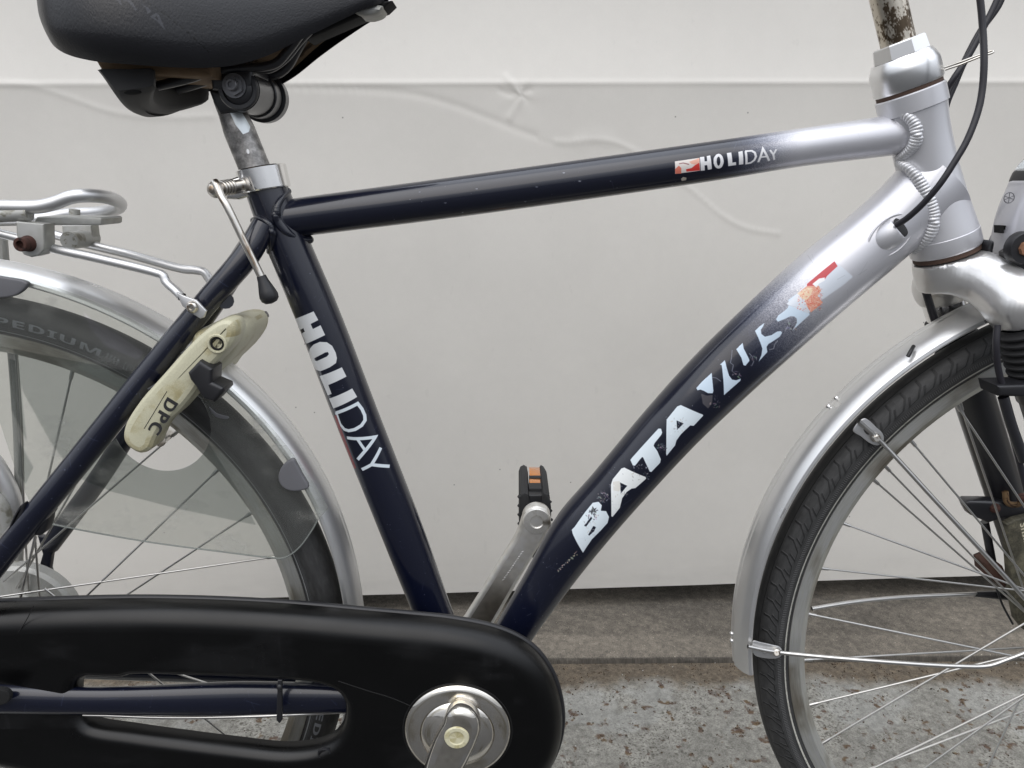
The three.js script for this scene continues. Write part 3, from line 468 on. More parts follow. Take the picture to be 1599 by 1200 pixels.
{
  const s = grp('saddle');
  const tab = (k) => (t) => { for (let i = 1; i < k.length; i++) if (t <= k[i][0]) { const a = k[Math.max(0, i - 2)], b = k[i - 1], c = k[i], e = k[Math.min(k.length - 1, i + 1)], f = (t - b[0]) / (c[0] - b[0]), m0 = (c[1] - a[1]) / (c[0] - a[0]) * (c[0] - b[0]), m1 = (e[1] - b[1]) / (e[0] - b[0]) * (c[0] - b[0]); const f2 = f * f, f3 = f2 * f; return (2 * f3 - 3 * f2 + 1) * b[1] + (f3 - 2 * f2 + f) * m0 + (-2 * f3 + 3 * f2) * c[1] + (f3 - f2) * m1; } return k[k.length - 1][1]; };
  const X0 = -0.366, X1 = -0.1005;
  const w = tab([[0, 0.012], [0.02, 0.040], [0.06, 0.062], [0.13, 0.083], [0.24, 0.096], [0.36, 0.096], [0.48, 0.084], [0.6, 0.066], [0.7, 0.049], [0.8, 0.036], [0.9, 0.027], [0.97, 0.021], [1, 0.012]]);
  const yb = tab([[0, 0.925], [0.05, 0.899], [0.12, 0.883], [0.22, 0.874], [0.34, 0.8705], [0.48, 0.8695], [0.58, 0.8725], [0.66, 0.880], [0.75, 0.893], [0.85, 0.907], [0.94, 0.919], [1, 0.926]]);
  const yt = tab([[0, 0.952], [0.08, 0.972], [0.2, 0.980], [0.4, 0.974], [0.6, 0.962], [0.8, 0.956], [0.95, 0.954], [1, 0.942]]);
  const fn = (u, v) => { // v runs from the far skirt over the top to the near skirt and tucks under
    const t = u, x = lerp(X0, X1, u), W = w(t), B = yb(t), H = yt(t) - B, a = (v - 0.5) * Math.PI * 1.22, sgn = Math.sign(a), aa = Math.abs(a);
    let zz, yy;
    if (aa < Math.PI / 2) { const q = aa / (Math.PI / 2); zz = W * Math.sin(aa) ** 0.92; yy = B + H * (0.18 + 0.82 * Math.cos(aa) ** 0.85); }
    else { const q = (aa - Math.PI / 2) / (Math.PI * 0.11); zz = W * (1 - 0.09 * q * q - 0.02 * q); yy = B + H * 0.18 * (1 - q); }
    return V(x, yy, sgn * zz);
  };
  const [c, x] = canvas(1024, 1024, 'rgb(255,255,255)');
  const loc = locator(fn, 0.5, 1), P = (a, b) => { const [u, v] = loc(a, b); return [u * 1024, (1 - v) * 1024]; };
  const t = (l) => l.map((p) => [60 + p[0] / 5, p[1] / 5]);
  x.fillStyle = 'rgb(255,255,255)';
  x.fillRect(0, 0, 1024, 1024);
  { const im = x.getImageData(0, 0, 1024, 1024), D = im.data; for (let j = 0; j < 1024; j++) for (let i = 0; i < 1024; i++) { const q = 120 + 36 * (fbm(i / 90, j / 60, 5, 81) - 0.5) + 24 * (hash2(i, j, 82) - 0.5); const k = (j * 1024 + i) * 4; D[k] = q * 0.97; D[k + 1] = q * 0.98; D[k + 2] = q * 1.03; } x.putImageData(im, 0, 0); }
  const pf = (l, cl) => { x.fillStyle = cl; x.beginPath(); t(l).map((p) => P(...p)).forEach((p, i) => i ? x.lineTo(...p) : x.moveTo(...p)); x.closePath(); x.fill(); };
  const LT = 'rgb(232,236,242)';
  pf([[590, 0], [640, 0], [650, 40], [632, 32], [620, 10]], LT); pf([[650, 0], [700, 0], [710, 10], [665, 10]], LT);
  pf([[690, 5], [720, 0], [770, 75], [755, 85], [735, 55]], LT); pf([[790, 20], [860, 62], [880, 90], [850, 110], [835, 60]], LT);
  pf([[870, 130], [915, 100], [940, 115], [990, 235], [965, 215], [930, 170]], LT); pf([[905, 135], [922, 125], [935, 150], [928, 155]], 'rgb(110,112,118)');
  { const st = []; for (let i = 0; i <= 60; i++) { const f = i / 60; st.push([lerp(800, 1330, f), -10 + 420 * (f * 0.72 + 0.28 * f * f)]); } x.strokeStyle = 'rgb(14,14,16)'; x.lineWidth = 3.4; x.setLineDash([10, 6]); x.beginPath(); t(st).map((p) => P(...p)).forEach((p, i) => i ? x.lineTo(...p) : x.moveTo(...p)); x.stroke(); }
  const grain = ptex(256, 256, (i, j) => { const q = 128 + 127 * (fbm(i / 5, j / 5, 3, 83) - 0.5) * 1.4; return [q, q, q]; }, false); grain.repeat.set(5, 5);
  part('saddle_cover', surf(fn, 140, 90, 1.2), std({ map: ctex(c), color: col(0.048, 0.048, 0.054), roughness: 0.36, bumpMap: grain, bumpScale: 0.0002 }), s);
  // underside shell, stained with rust
  const under = surf((u, v) => { const x = lerp(X0 + 0.012, X1 - 0.01, u), W = w(u) * 0.9, z = lerp(-W, W, v); return V(x, yb(u) + 0.006 + 0.012 * Math.cos((v - 0.5) * Math.PI), z); }, 40, 20, 1);
  part('saddle_base', [under, slab([[144, 78], [150, 72], [200, 80], [260, 92], [330, 100], [330, 120], [240, 116], [160, 116], [146, 92]], -0.05, 0.045, { bevel: 0.004, zo: 0.045 })], std({ color: col(0.2, 0.14, 0.085), roughness: 0.9, map: grime(84, [255, 250, 245], [70, 60, 52], 1, 10, 10) }), s, 'rust stained saddle base');
  { // rubber bumper behind: a band bent round the back of the base, lowest in the middle
    const sec = pxs([[149, 108], [156, 106], [200, 106.5], [238, 105], [245, 109], [246, 122], [245, 133], [238, 137], [205, 142], [184, 144], [176, 141], [164, 126]], 0.058);
    const cx = at(200, 122, 0.058);
    const bf = (u, v) => { const k = (u % 1) * sec.length, i = Math.floor(k) % sec.length, f = k - Math.floor(k), p = sec[i].clone().lerp(sec[(i + 1) % sec.length], f); const z = lerp(0.058, -0.052, v), m = 1 - ((v - 0.5) * 2) ** 2, low = sstep(cx.y + 0.004, cx.y - 0.008, p.y), right = sstep(cx.x - 0.004, cx.x + 0.016, p.x); const end = 1 - 0.12 * Math.max(0, Math.abs(v - 0.5) * 2 - 0.92) / 0.08; p.sub(cx).multiplyScalar(end).add(cx); return V(p.x - 0.022 * right * m + 0.006 * (1 - right) * m * -1, p.y - 0.0135 * low * m, z); };
    const capN = []; for (let i = 0; i < 48; i++) { const p = bf(i / 48, 0), q = bf((i + 1) / 48, 0), c = V(cx.x, cx.y, 0.058); capN.push(...c.toArray(), ...q.toArray(), ...p.toArray()); }
    const cg = new THREE.BufferGeometry(); cg.setAttribute('position', new THREE.Float32BufferAttribute(capN, 3)); cg.computeVertexNormals();
    part('bumper', [surf(bf, 48, 24, 0.8), cg], std({ color: col(0.014, 0.014, 0.015), roughness: 0.55 }), s);
    const h = at(207, 143, 0.0535); const e = new THREE.SphereGeometry(0.0078, 24, 12); e.scale(1, 0.34, 0.5); e.rotateZ(0.05); e.translate(h.x, h.y, h.z);
    part('bumper_hole', [e], M.dark, s);
  }
  const rail = (z) => [wire(pxs([[246, 134, z], [290, 124, z], [330, 112, z], [385, 106, z], [412, 104, z], [432, 98, z], [452, 76, z], [474, 48, z], [500, 30, z], [540, 14, z]]), 0.0038, 80, 12)];
  part('rail', rail(0.022), M.blackmetal, s); part('rail', [wire(pxs([[246, 148, -0.022], [290, 136, -0.022], [330, 124, -0.022], [395, 112, -0.022], [430, 116, -0.022], [448, 104, -0.022], [468, 70, -0.022], [490, 40, -0.022], [530, 22, -0.022]]), 0.0042, 80, 12)], M.blackmetal, s);
  part('rail', [wire(pxs([[330, 118, 0.014], [395, 108, 0.014], [420, 108, 0.014], [445, 92, 0.014], [470, 62, 0.014], [505, 27, 0.014]]), 0.0034, 80, 12)], M.blackmetal, s);
  // clamp that holds the rails
  const cp = at(366, 137, 0.03), cz = (z) => V(cp.x, cp.y, z);
  part('clamp', [rod(cz(-0.036), cz(0.02), 0.0172, 36), lathe(cz(0.012), cz(0.1), [[0, 0.0165], [0.01, 0.0165], [0.0115, 0.0155], [0.0115, 0.0125], [0.0105, 0.0115], [0.012, 0.0085], [0.012, 0.0001]], 40),
    slab([[326, 108], [330, 100], [388, 94], [394, 108], [394, 130], [384, 146], [330, 140]], -0.03, 0.024, { bevel: 0.003 }), slab([[324, 138], [366, 148], [384, 168], [378, 174], [342, 178], [332, 160]], -0.012, 0.014, { bevel: 0.003 })], M.blackmetal, s);
  part('clamp_ring', [ring(cz(-0.028), closed([[0.0178, -0.008], [0.0188, -0.007], [0.0188, 0.007], [0.0178, 0.008]]), 0, 6.2832, 48), ring(cz(-0.044), closed([[0.002, -0.006], [0.0215, -0.005], [0.0215, 0.005], [0.002, 0.006]]), 0, 6.2832, 48)], M.blackmetal, s);
  const nut = new THREE.CylinderGeometry(0.0075, 0.0078, 0.006, 6); nut.rotateX(Math.PI / 2); nut.translate(cp.x - 0.001, cp.y + 0.0015, 0.027);
  part('clamp_nut', [nut, lathe(V(cp.x - 0.0015, cp.y + 0.002, 0.0255), V(cp.x - 0.0015, cp.y + 0.002, 0.05), [[0, 0.0095], [0.001, 0.0095], [0.001, 0.005], [0.0085, 0.0046], [0.009, 0.004], [0.009, 0.0024], [0.007, 0.0022], [0.007, 0.0001]], 24)], std({ color: col(0.2, 0.2, 0.21), metalness: 0.7, roughness: 0.4 }), s);
  part('nose_end', slab([[545, 12], [558, 22], [575, 24], [592, 18], [597, 9], [585, 6], [560, 10]], -0.014, 0.016, { bevel: 0.004, smooth: true }), M.aludull, s, 'pale grey nose end');
  part('nose_shell', slab([[500, 30], [478, 62], [500, 52], [560, 26], [600, 12], [612, 0], [560, 6]], -0.018, 0.012, { bevel: 0.003 }), M.dark, s);
}

// ---------------------------------------------------------------- wheels
const HF = V(0.590, 0.348, 0), HR = V(-0.5155, 0.348, 0);
const tyreProf = [[0.3155, 0.0105], [0.3175, 0.0128], [0.321, 0.0152], [0.326, 0.0174], [0.331, 0.0183], [0.336, 0.0176], [0.3405, 0.0152], [0.3445, 0.0112], [0.347, 0.006], [0.348, 0], [0.347, -0.006], [0.3445, -0.0112], [0.3405, -0.0152], [0.336, -0.0176], [0.331, -0.0183], [0.326, -0.0174], [0.321, -0.0152], [0.3175, -0.0128], [0.3155, -0.0105]];
const rimProf = closed([[0.3168, 0.0112], [0.3162, 0.0125], [0.3055, 0.0122], [0.3043, 0.0116], [0.2985, 0.0068], [0.2982, 0.004], [0.2982, -0.004], [0.2985, -0.0068], [0.3043, -0.0116], [0.3055, -0.0122], [0.3162, -0.0125], [0.3168, -0.0112]]);
// a smoother tyre section and where v falls on it
const tyreDense = (() => { const c = new THREE.SplineCurve(tyreProf.map((p) => new THREE.Vector2(p[0], p[1]))); return c.getPoints(72).map((p) => [p.x, p.y]); })();
const vr = (r) => { for (let i = 1; i < 37; i++) if (tyreDense[i][0] >= r) return (i - 1 + (r - tyreDense[i - 1][0]) / (tyreDense[i][0] - tyreDense[i - 1][0])) / 72; return 0.5; };
function tyreTexture(kind) { // one eighth of the way round; v from near bead to far bead
  const W = kind === 'rear' ? 2048 : 1024, H = 1024, [c, x] = canvas(W, H, 'rgb(46,46,48)'), [b, y] = canvas(W, H, 'rgb(128,128,128)');
  const Y = (r) => (1 - vr(r)) * H;
  for (const [k, base] of [[x, 46], [y, 128]]) { const im = k.getImageData(0, 0, W, H), D = im.data; for (let j = 0; j < H; j++) for (let i = 0; i < W; i++) { const q = base + (fbm(i / 30, j / 30, 4, 91) - 0.5) * (k === x ? 26 : 30) + (hash2(i, j, 92) - 0.5) * 12, p = (j * W + i) * 4; D[p] = D[p + 1] = D[p + 2] = q; } k.putImageData(im, 0, 0); }
  // reflective band and ribs near the bead
  const band = (r0, r1, cx, cy) => { if (cx) { x.fillStyle = cx; x.fillRect(0, Y(r1), W, Y(r0) - Y(r1)); } if (cy) { y.fillStyle = cy; y.fillRect(0, Y(r1), W, Y(r0) - Y(r1)); } };
  if (kind === 'rear') band(0.3196, 0.3208, 'rgb(126,128,130)', 'rgb(160,160,160)'); else band(0.3203, 0.3220, 'rgb(176,174,166)', 'rgb(160,160,160)');
  for (let i = 0; i < 240; i++) { x.fillStyle = `rgba(${30 + rnd() * 40 | 0},${30 + rnd() * 40 | 0},30,.5)`; x.fillRect(rr(0, W), lerp(Y(0.3217), Y(0.3198), rnd()), rr(2, 12), rr(1, 4)); }
  band(0.3180, 0.3184, null, 'rgb(70,70,70)'); band(0.3226, 0.323, null, 'rgb(60,60,60)');
  if (kind === 'front') {
    band(0.3243, 0.3247, 'rgb(60,60,60)', 'rgb(190,190,190)'); band(0.3302, 0.3307, 'rgb(60,60,60)', 'rgb(200,200,200)');
    for (let i = 0; i < 130; i++) { y.fillStyle = 'rgb(205,205,205)'; y.fillRect(i * W / 130, Y(0.3295), W / 260, Y(0.3255) - Y(0.3295)); x.fillStyle = 'rgb(78,78,78)'; x.fillRect(i * W / 130, Y(0.3295), W / 260, Y(0.3255) - Y(0.3295)); }
    const n = 16, p = W / n; for (let i = -1; i <= n; i++) for (const [k, cl, lw] of [[x, 'rgb(14,14,14)', 5], [y, 'rgb(0,0,0)', 8]]) { k.strokeStyle = cl; k.lineWidth = lw; k.lineJoin = 'round'; k.beginPath(); k.moveTo(i * p + p * 0.30, Y(0.3325)); k.lineTo(i * p + p * 1.0, Y(0.3335)); k.lineTo(i * p + p * 1.55, Y(0.3405)); k.lineTo(i * p + p * 1.6, Y(0.345)); k.stroke(); k.beginPath(); k.moveTo(i * p + p * 0.4, Y(0.3325)); k.lineTo(i * p + p * 0.72, Y(0.339)); k.stroke(); }
    for (const r of [0.346]) for (const [k, cl] of [[x, 'rgb(14,14,14)'], [y, 'rgb(0,0,0)']]) { k.fillStyle = cl; k.fillRect(0, Y(r + 0.0004), W, 10); }
  } else {
    band(0.3222, 0.3226, 'rgb(84,86,88)', null); band(0.3236, 0.3239, 'rgb(76,78,80)', null);
  }
  return [ctex(c, true, THREE.RepeatWrapping), ctex(b, false, THREE.RepeatWrapping), c, x, Y, W];
}
function wheel(name, H, rep, [map, bump], a0) {
  const w = grp(name);
  map.repeat.set(rep, 1); bump.repeat.set(rep, 1);
  part('tyre', surf(ringFn(H, tyreDense, a0, Math.PI * 2), 360, 72, 1.2), std({ map, bumpMap: bump, bumpScale: 0.0011, roughness: 0.62 }), w);
  part('rim', ring(H, rimProf, 0, Math.PI * 2, 300, 0.35), M.rim, w);
  return w;
}
// a spoke seen through two photograph points: rim end, then a point further in; extended to the hub flange
function spoke(w, H, a, b, side, L = 0.27) {
  const p = at(a[0], a[1], 0.001), q0 = at(b[0], b[1], 0);
  const f = Math.min(1, p.distanceTo(q0) / L), q = at(b[0], b[1], side * 0.028 * f);
  const d = q.clone().sub(p).normalize(), r = Math.hypot(p.x - H.x, p.y - H.y), out = p.clone().addScaledVector(d, -Math.max(0, 0.2995 - r));
  part('spoke', [rod(out, p.clone().addScaledVector(d, L), 0.001, 8), rod(out, out.clone().addScaledVector(d, 0.011), 0.0019, 8, 0.0017)], M.spoke, w);
}
{
  const fw = wheel('front_wheel', HF, 8, tyreTexture('front'), 0);
  for (const [a, b, s] of [
    [[1424, 690], [1599, 898], 1], [[1385, 731], [1540, 891], -1], [[1366, 751], [1534, 898], -1], [[1318, 818], [1543, 900], 1], [[1284, 888], [1527, 915], -1],
    [[1264, 959.5], [1527, 1013.5], 1], [[1259, 1031], [1527, 1016], -1], [[1262, 1102], [1495, 1045.6], 1], [[1283, 1162], [1527, 1017.5], 1], [[1345, 1206], [1527, 1137.7], -1], [[1435, 1207], [1527, 1141], 1], [[1500, 641], [1599, 790], 1], [[1503, 641], [1530, 720], -1], [[1320, 1222], [1599, 1085], 1], [[1540, 1204], [1599, 1080], -1],
  ]) spoke(fw, HF, a, b, s);
  part('hub', lathe(V(HF.x, HF.y, -0.04), V(HF.x, HF.y, 0.06), [[0, 0.02], [0.01, 0.045], [0.014, 0.045], [0.02, 0.022], [0.06, 0.022], [0.066, 0.045], [0.07, 0.045], [0.08, 0.02], [0.08, 0.0001]], 48), M.aludull, fw);
  // roller brake drum on the near side
  const drum = grp('brake_drum', fw); drum.removeFromParent();
  part('brake_drum', lathe(V(HF.x, HF.y, 0.02), V(HF.x, HF.y, 0.06), [[0, 0.05], [0, 0.057], [0.002, 0.0585], [0.014, 0.0585], [0.017, 0.056], [0.018, 0.02], [0.018, 0.0001]], 64), M.aludull, fw);

  const T = tyreTexture('rear'), [, , , x, Y, W] = T;
  // raised maker's lettering on the rear sidewall
  const word = (str, x0, x1, r0, r1, cl, outline) => { x.save(); x.font = 'bold 100px sans-serif'; const m = x.measureText(str).width; x.translate(x0, Y(r0)); x.scale((x1 - x0) / m, (Y(r0) - Y(r1)) / 73); if (outline) { x.lineWidth = 4; x.strokeStyle = cl; x.strokeText(str, 0, 0); } else { x.fillStyle = cl; x.fillText(str, 0, 0); } x.restore(); };
  word('SPEDIUM', 350, 790, 0.3265, 0.3335, 'rgb(112,115,119)'); for (let i = 0; i < 4; i++) { x.fillStyle = 'rgb(100,103,106)'; x.fillRect(803 + i * 13, Y(0.3335), 6, Y(0.3265) - Y(0.3335)); } word('PRO', 864, 1016, 0.3265, 0.3335, 'rgb(104,107,110)', true);
  // light grey swoosh printed above it
  const aR = Math.atan2(at(120, 580).y - HR.y, at(120, 580).x - HR.x);
  const rw = wheel('rear_wheel', HR, 4, T, 0);
  const angU = (px, py) => { const p = at(px, py, 0.018); return Math.atan2(p.y - HR.y, p.x - HR.x); };
  rw.children[0].geometry = surf(ringFn(HR, tyreDense, angU(0, 505) + (430 / 2048) * (Math.PI / 2), Math.PI * 2), 360, 72, 1.2);
  for (const [a, b, s] of [
    [[113, 580], [76, 742], 1], [[337, 737], [136, 930], 1], [[391, 802], [197, 930], -1], [[277, 674], [100, 827], -1], [[427, 870], [160, 909], 1],
    [[24, 545], [30, 660], -1], [[200, 612], [150, 700], -1], [[447, 940], [300, 960], -1], [[440, 1010], [250, 985], 1], [[425, 1100], [300, 1060], -1], [[390, 1180], [230, 1050], 1], [[-60, 545], [-40, 700], 1],
  ]) spoke(rw, HR, a, b, s);
  for (const [a, b] of [[[54, 835], [61, 932]], [[56, 838], [30, 936]]]) part('spoke', rod(at(...a, -0.02), at(...b, -0.022), 0.0011, 8), M.spoke, rw);
  part('hub', lathe(V(HR.x, HR.y, -0.05), V(HR.x, HR.y, 0.06), [[0, 0.02], [0, 0.055], [0.003, 0.0585], [0.014, 0.0585], [0.018, 0.055], [0.02, 0.03], [0.03, 0.025], [0.06, 0.025], [0.064, 0.044], [0.069, 0.044], [0.07, 0.02], [0.1, 0.02]], 64), M.aludull, rw);
}
// ---------------------------------------------------------------- mudguards
const fenderProf = (() => { const o = [[0.3385, 0.0222], [0.3392, 0.0228], [0.3420, 0.0222], [0.3462, 0.0172], [0.3494, 0.0105], [0.3512, 0.0034], [0.3507, 0.0022], [0.3507, 0]]; const m = o.slice(0, -1).reverse().map((p) => [p[0], -p[1]]); const out = [...o, ...m]; return closed([...out, ...out.slice().reverse().map((p) => [p[0] - 0.0009, p[1] * 0.972])]); })();
const drF = (a) => 0.0160 + 0.0100 * Math.max(0, Math.cos((a - 2.45) * 1.9)), drR = (a) => 0.0150 + 0.0140 * sstep(-0.05, 0.75, a);
const angOf = (c, px, py, z = 0) => { const p = at(px, py, z); return Math.atan2(p.y - c.y, p.x - c.x); };
{
  const fF = grp('front_mudguard');
  const a1 = angOf(HF, 1160, 1062, 0.028), aEnd = a1 < 0 ? a1 + 2 * Math.PI : a1;
  part('blade', surf(ringEcc(HF, fenderProf, drF, aEnd, aEnd - 0.35), 180, fenderProf.length - 1, 0.6), M.fender, fF);
  const rivet = (px, py) => { const a = angOf(HF, px, py, -0.004); const q = 0.3505 + drF(a < 0 ? a + 6.2832 : a), p = V(HF.x + Math.cos(a) * q, HF.y + Math.sin(a) * q, -0.004); return ball(p, 0.0026, 1, 1, 1, 12); };
  part('rivet', rivet(1300, 640), M.polished, fF); part('rivet', rivet(1314, 629), M.polished, fF); part('rivet', rivet(1143, 990), M.polished, fF); part('rivet', rivet(1143, 1001), M.polished, fF);
  part('plastic_tag', wire(pxs([[1418, 557, 0.023], [1423, 548, 0.0215], [1427, 541, 0.017]]), 0.0018, 12, 8), M.black, fF);
  // stays with their clips
  const clip = (c, px, holes) => part('stay_clip', slab(px, 0.0236, 0.0252, { bevel: 0.0004, smooth: true, holes }), M.alu, fF);
  clip(0, [[1333, 673], [1350, 654], [1369, 668], [1379, 678], [1380, 690], [1371, 696], [1358, 692], [1345, 682]], [[[1348, 667], [1357, 669], [1362, 677], [1358, 681], [1350, 676]]]);
  clip(0, [[1177, 1002], [1188, 1004], [1206, 1008], [1219, 1012], [1222, 1021], [1216, 1028], [1198, 1029], [1178, 1023]], [[[1188, 1012], [1197, 1014], [1197, 1021], [1189, 1020]]]);
  part('clip_bolt', [ball(at(1368, 684, 0.0268), 0.0042, 1, 1, 0.7), rod(at(1368, 684, 0.0248), at(1370, 686, 0.0318), 0.0024)], M.steel, fF);
  part('clip_bolt', [ball(at(1213, 1019, 0.0268), 0.0042, 1, 1, 0.7), rod(at(1213, 1019, 0.0248), at(1213, 1021, 0.0318), 0.0022)], M.steel, fF);
  part('stay', wire(pxs([[1341, 658, 0.0275], [1352, 668, 0.0272], [1376, 690, 0.0275], [1470, 792, 0.045], [1573, 904, 0.058], [1640, 980, 0.064]]), 0.0021, 60, 10), M.spoke, fF);
  part('stay', wire(pxs([[1168, 1010, 0.0275], [1196, 1016, 0.0272], [1223, 1020, 0.0275], [1330, 1030, 0.045], [1500, 1041, 0.056], [1545, 1040, 0.058], [1575, 1030, 0.06], [1640, 1005, 0.064]]), 0.0021, 60, 10), M.spoke, fF);
  part('stay', wire(pxs([[1268, 951, -0.03], [1330, 941, -0.036], [1400, 934, -0.044], [1525, 928, -0.056]]), 0.0022, 40, 10), M.spoke, fF);
  part('stay_sleeve', rod(at(1522, 928.5, -0.056), at(1575, 930, -0.06), 0.0026, 12, 0.0055), M.black, fF);
  const fR = grp('rear_mudguard');
  const ae = angOf(HR, 562, 1000, 0.028);
  part('blade', surf(ringEcc(HR, fenderProf, drR, Math.PI * 0.93, Math.PI * 0.93 - ae + 0.35), 220, fenderProf.length - 1, 0.6), M.fender, fR);
}
{ // clear coat guard
  const Z = 0.0245;
  const arc = (a0, a1, r, n) => Array.from({ length: n + 1 }, (_, i) => { const a = lerp(a0, a1, i / n); return V(HR.x + Math.cos(a) * r, HR.y + Math.sin(a) * r, Z); });
  const aA = angOf(HR, -60, 440, Z), aB = angOf(HR, 499, 800, Z);
  const pts = [...arc(aA, aB, 0.3745, 40), ...pxs([[497, 812], [488, 826], [470, 852], [455, 866], [442, 872], [420, 871], [350, 862], [230, 846], [120, 826], [75, 816], [60, 812], [40, 770], [20, 720], [0, 660], [-60, 560]], Z)];
  const s = shapeOf(pts, false), hc = at(252, 663, Z), hr = 0.0445;
  const hole = new THREE.Path(); hole.absellipse(hc.x, hc.y, hr, hr, 0, Math.PI * 2); s.holes.push(hole);
  const g = new THREE.ExtrudeGeometry(s, { depth: 0.0008, bevelEnabled: true, bevelSize: 0.0004, bevelThickness: 0.0004, bevelOffset: -0.0004, bevelSegments: 1, curveSegments: 40 }); g.translate(0, 0, Z);
  g.computeBoundingBox(); const B = g.boundingBox, p = g.attributes.position, uv = g.attributes.uv, sx = B.max.x - B.min.x, sy = B.max.y - B.min.y;
  for (let i = 0; i < p.count; i++) uv.setXY(i, (p.getX(i) - B.min.x) / sx, (p.getY(i) - B.min.y) / sy);
  const W = 1024, H = 1024, [c, x] = canvas(W, H, 'rgb(243,244,242)'), P = (a, b) => { const q = at(a, b, Z); return [(q.x - B.min.x) / sx * W, (1 - (q.y - B.min.y) / sy) * H]; };
  const f = (l, cl) => { x.fillStyle = cl; x.beginPath(); l.map((q) => P(...q)).forEach((q, i) => i ? x.lineTo(...q) : x.moveTo(...q)); x.closePath(); x.fill(); };
  const TINT = 'rgb(219,222,220)';
  f([[20, 545], [200, 580], [300, 650], [380, 780], [400, 820], [280, 795], [175, 768], [120, 745], [80, 692], [36, 612]], TINT);
  f([[14, 560], [30, 565], [36, 640], [42, 690], [30, 665], [18, 640]], TINT); f([[30, 690], [52, 730], [40, 756], [28, 740]], TINT);
  f([[130, 487], [150, 505], [180, 520], [225, 550], [215, 562], [165, 540], [142, 515]], 'rgb(252,252,254)');
  const dirt = ptex(512, 512, (i, j) => { const n = fbm(i / 60, j / 40, 5, 101), q = 44 + 80 * sstep(0.5, 0.85, n) + 16 * hash2(i, j, 102); return [q, q, q]; }, false);
  const gm = phy({ map: ctex(c), transmission: 0.982, thickness: 0, roughness: 1, roughnessMap: dirt, ior: 1.45, specularIntensity: 0.8 });
  const guard = grp('coat_guard');
  part('panel', toCreasedNormals(g, 0.4), gm, guard);
  const half = (px) => part('clip', slab(px, 0.0225, 0.0285, { bevel: 0.0015, smooth: true }), M.clip, guard);
  half([[457, 718], [447, 722], [438, 732], [434, 745], [437, 757], [446, 765], [460, 768], [474, 766], [481, 762], [471, 742], [463, 727]]);
  half([[-30, 432], [10, 434], [38, 440], [42, 444], [30, 458], [15, 464], [-30, 462]]);
  part('clip', slab([[326, 636], [338, 646], [357, 652], [354, 655], [338, 652], [328, 643]], 0.0252, 0.0265, { bevel: 0.0005, smooth: true }), M.clip, guard);
  // hem along the lower edge
  part('hem', wire(pxs([[75, 818], [120, 827], [230, 846.5], [350, 862.5], [420, 871], [442, 872], [456, 865], [471, 851], [489, 825], [496, 812]], Z + 0.0004), 0.0008, 80, 8), phy({ color: col(0.5, 0.53, 0.51), transmission: 0.7, thickness: 0, roughness: 0.25 }), guard);
}

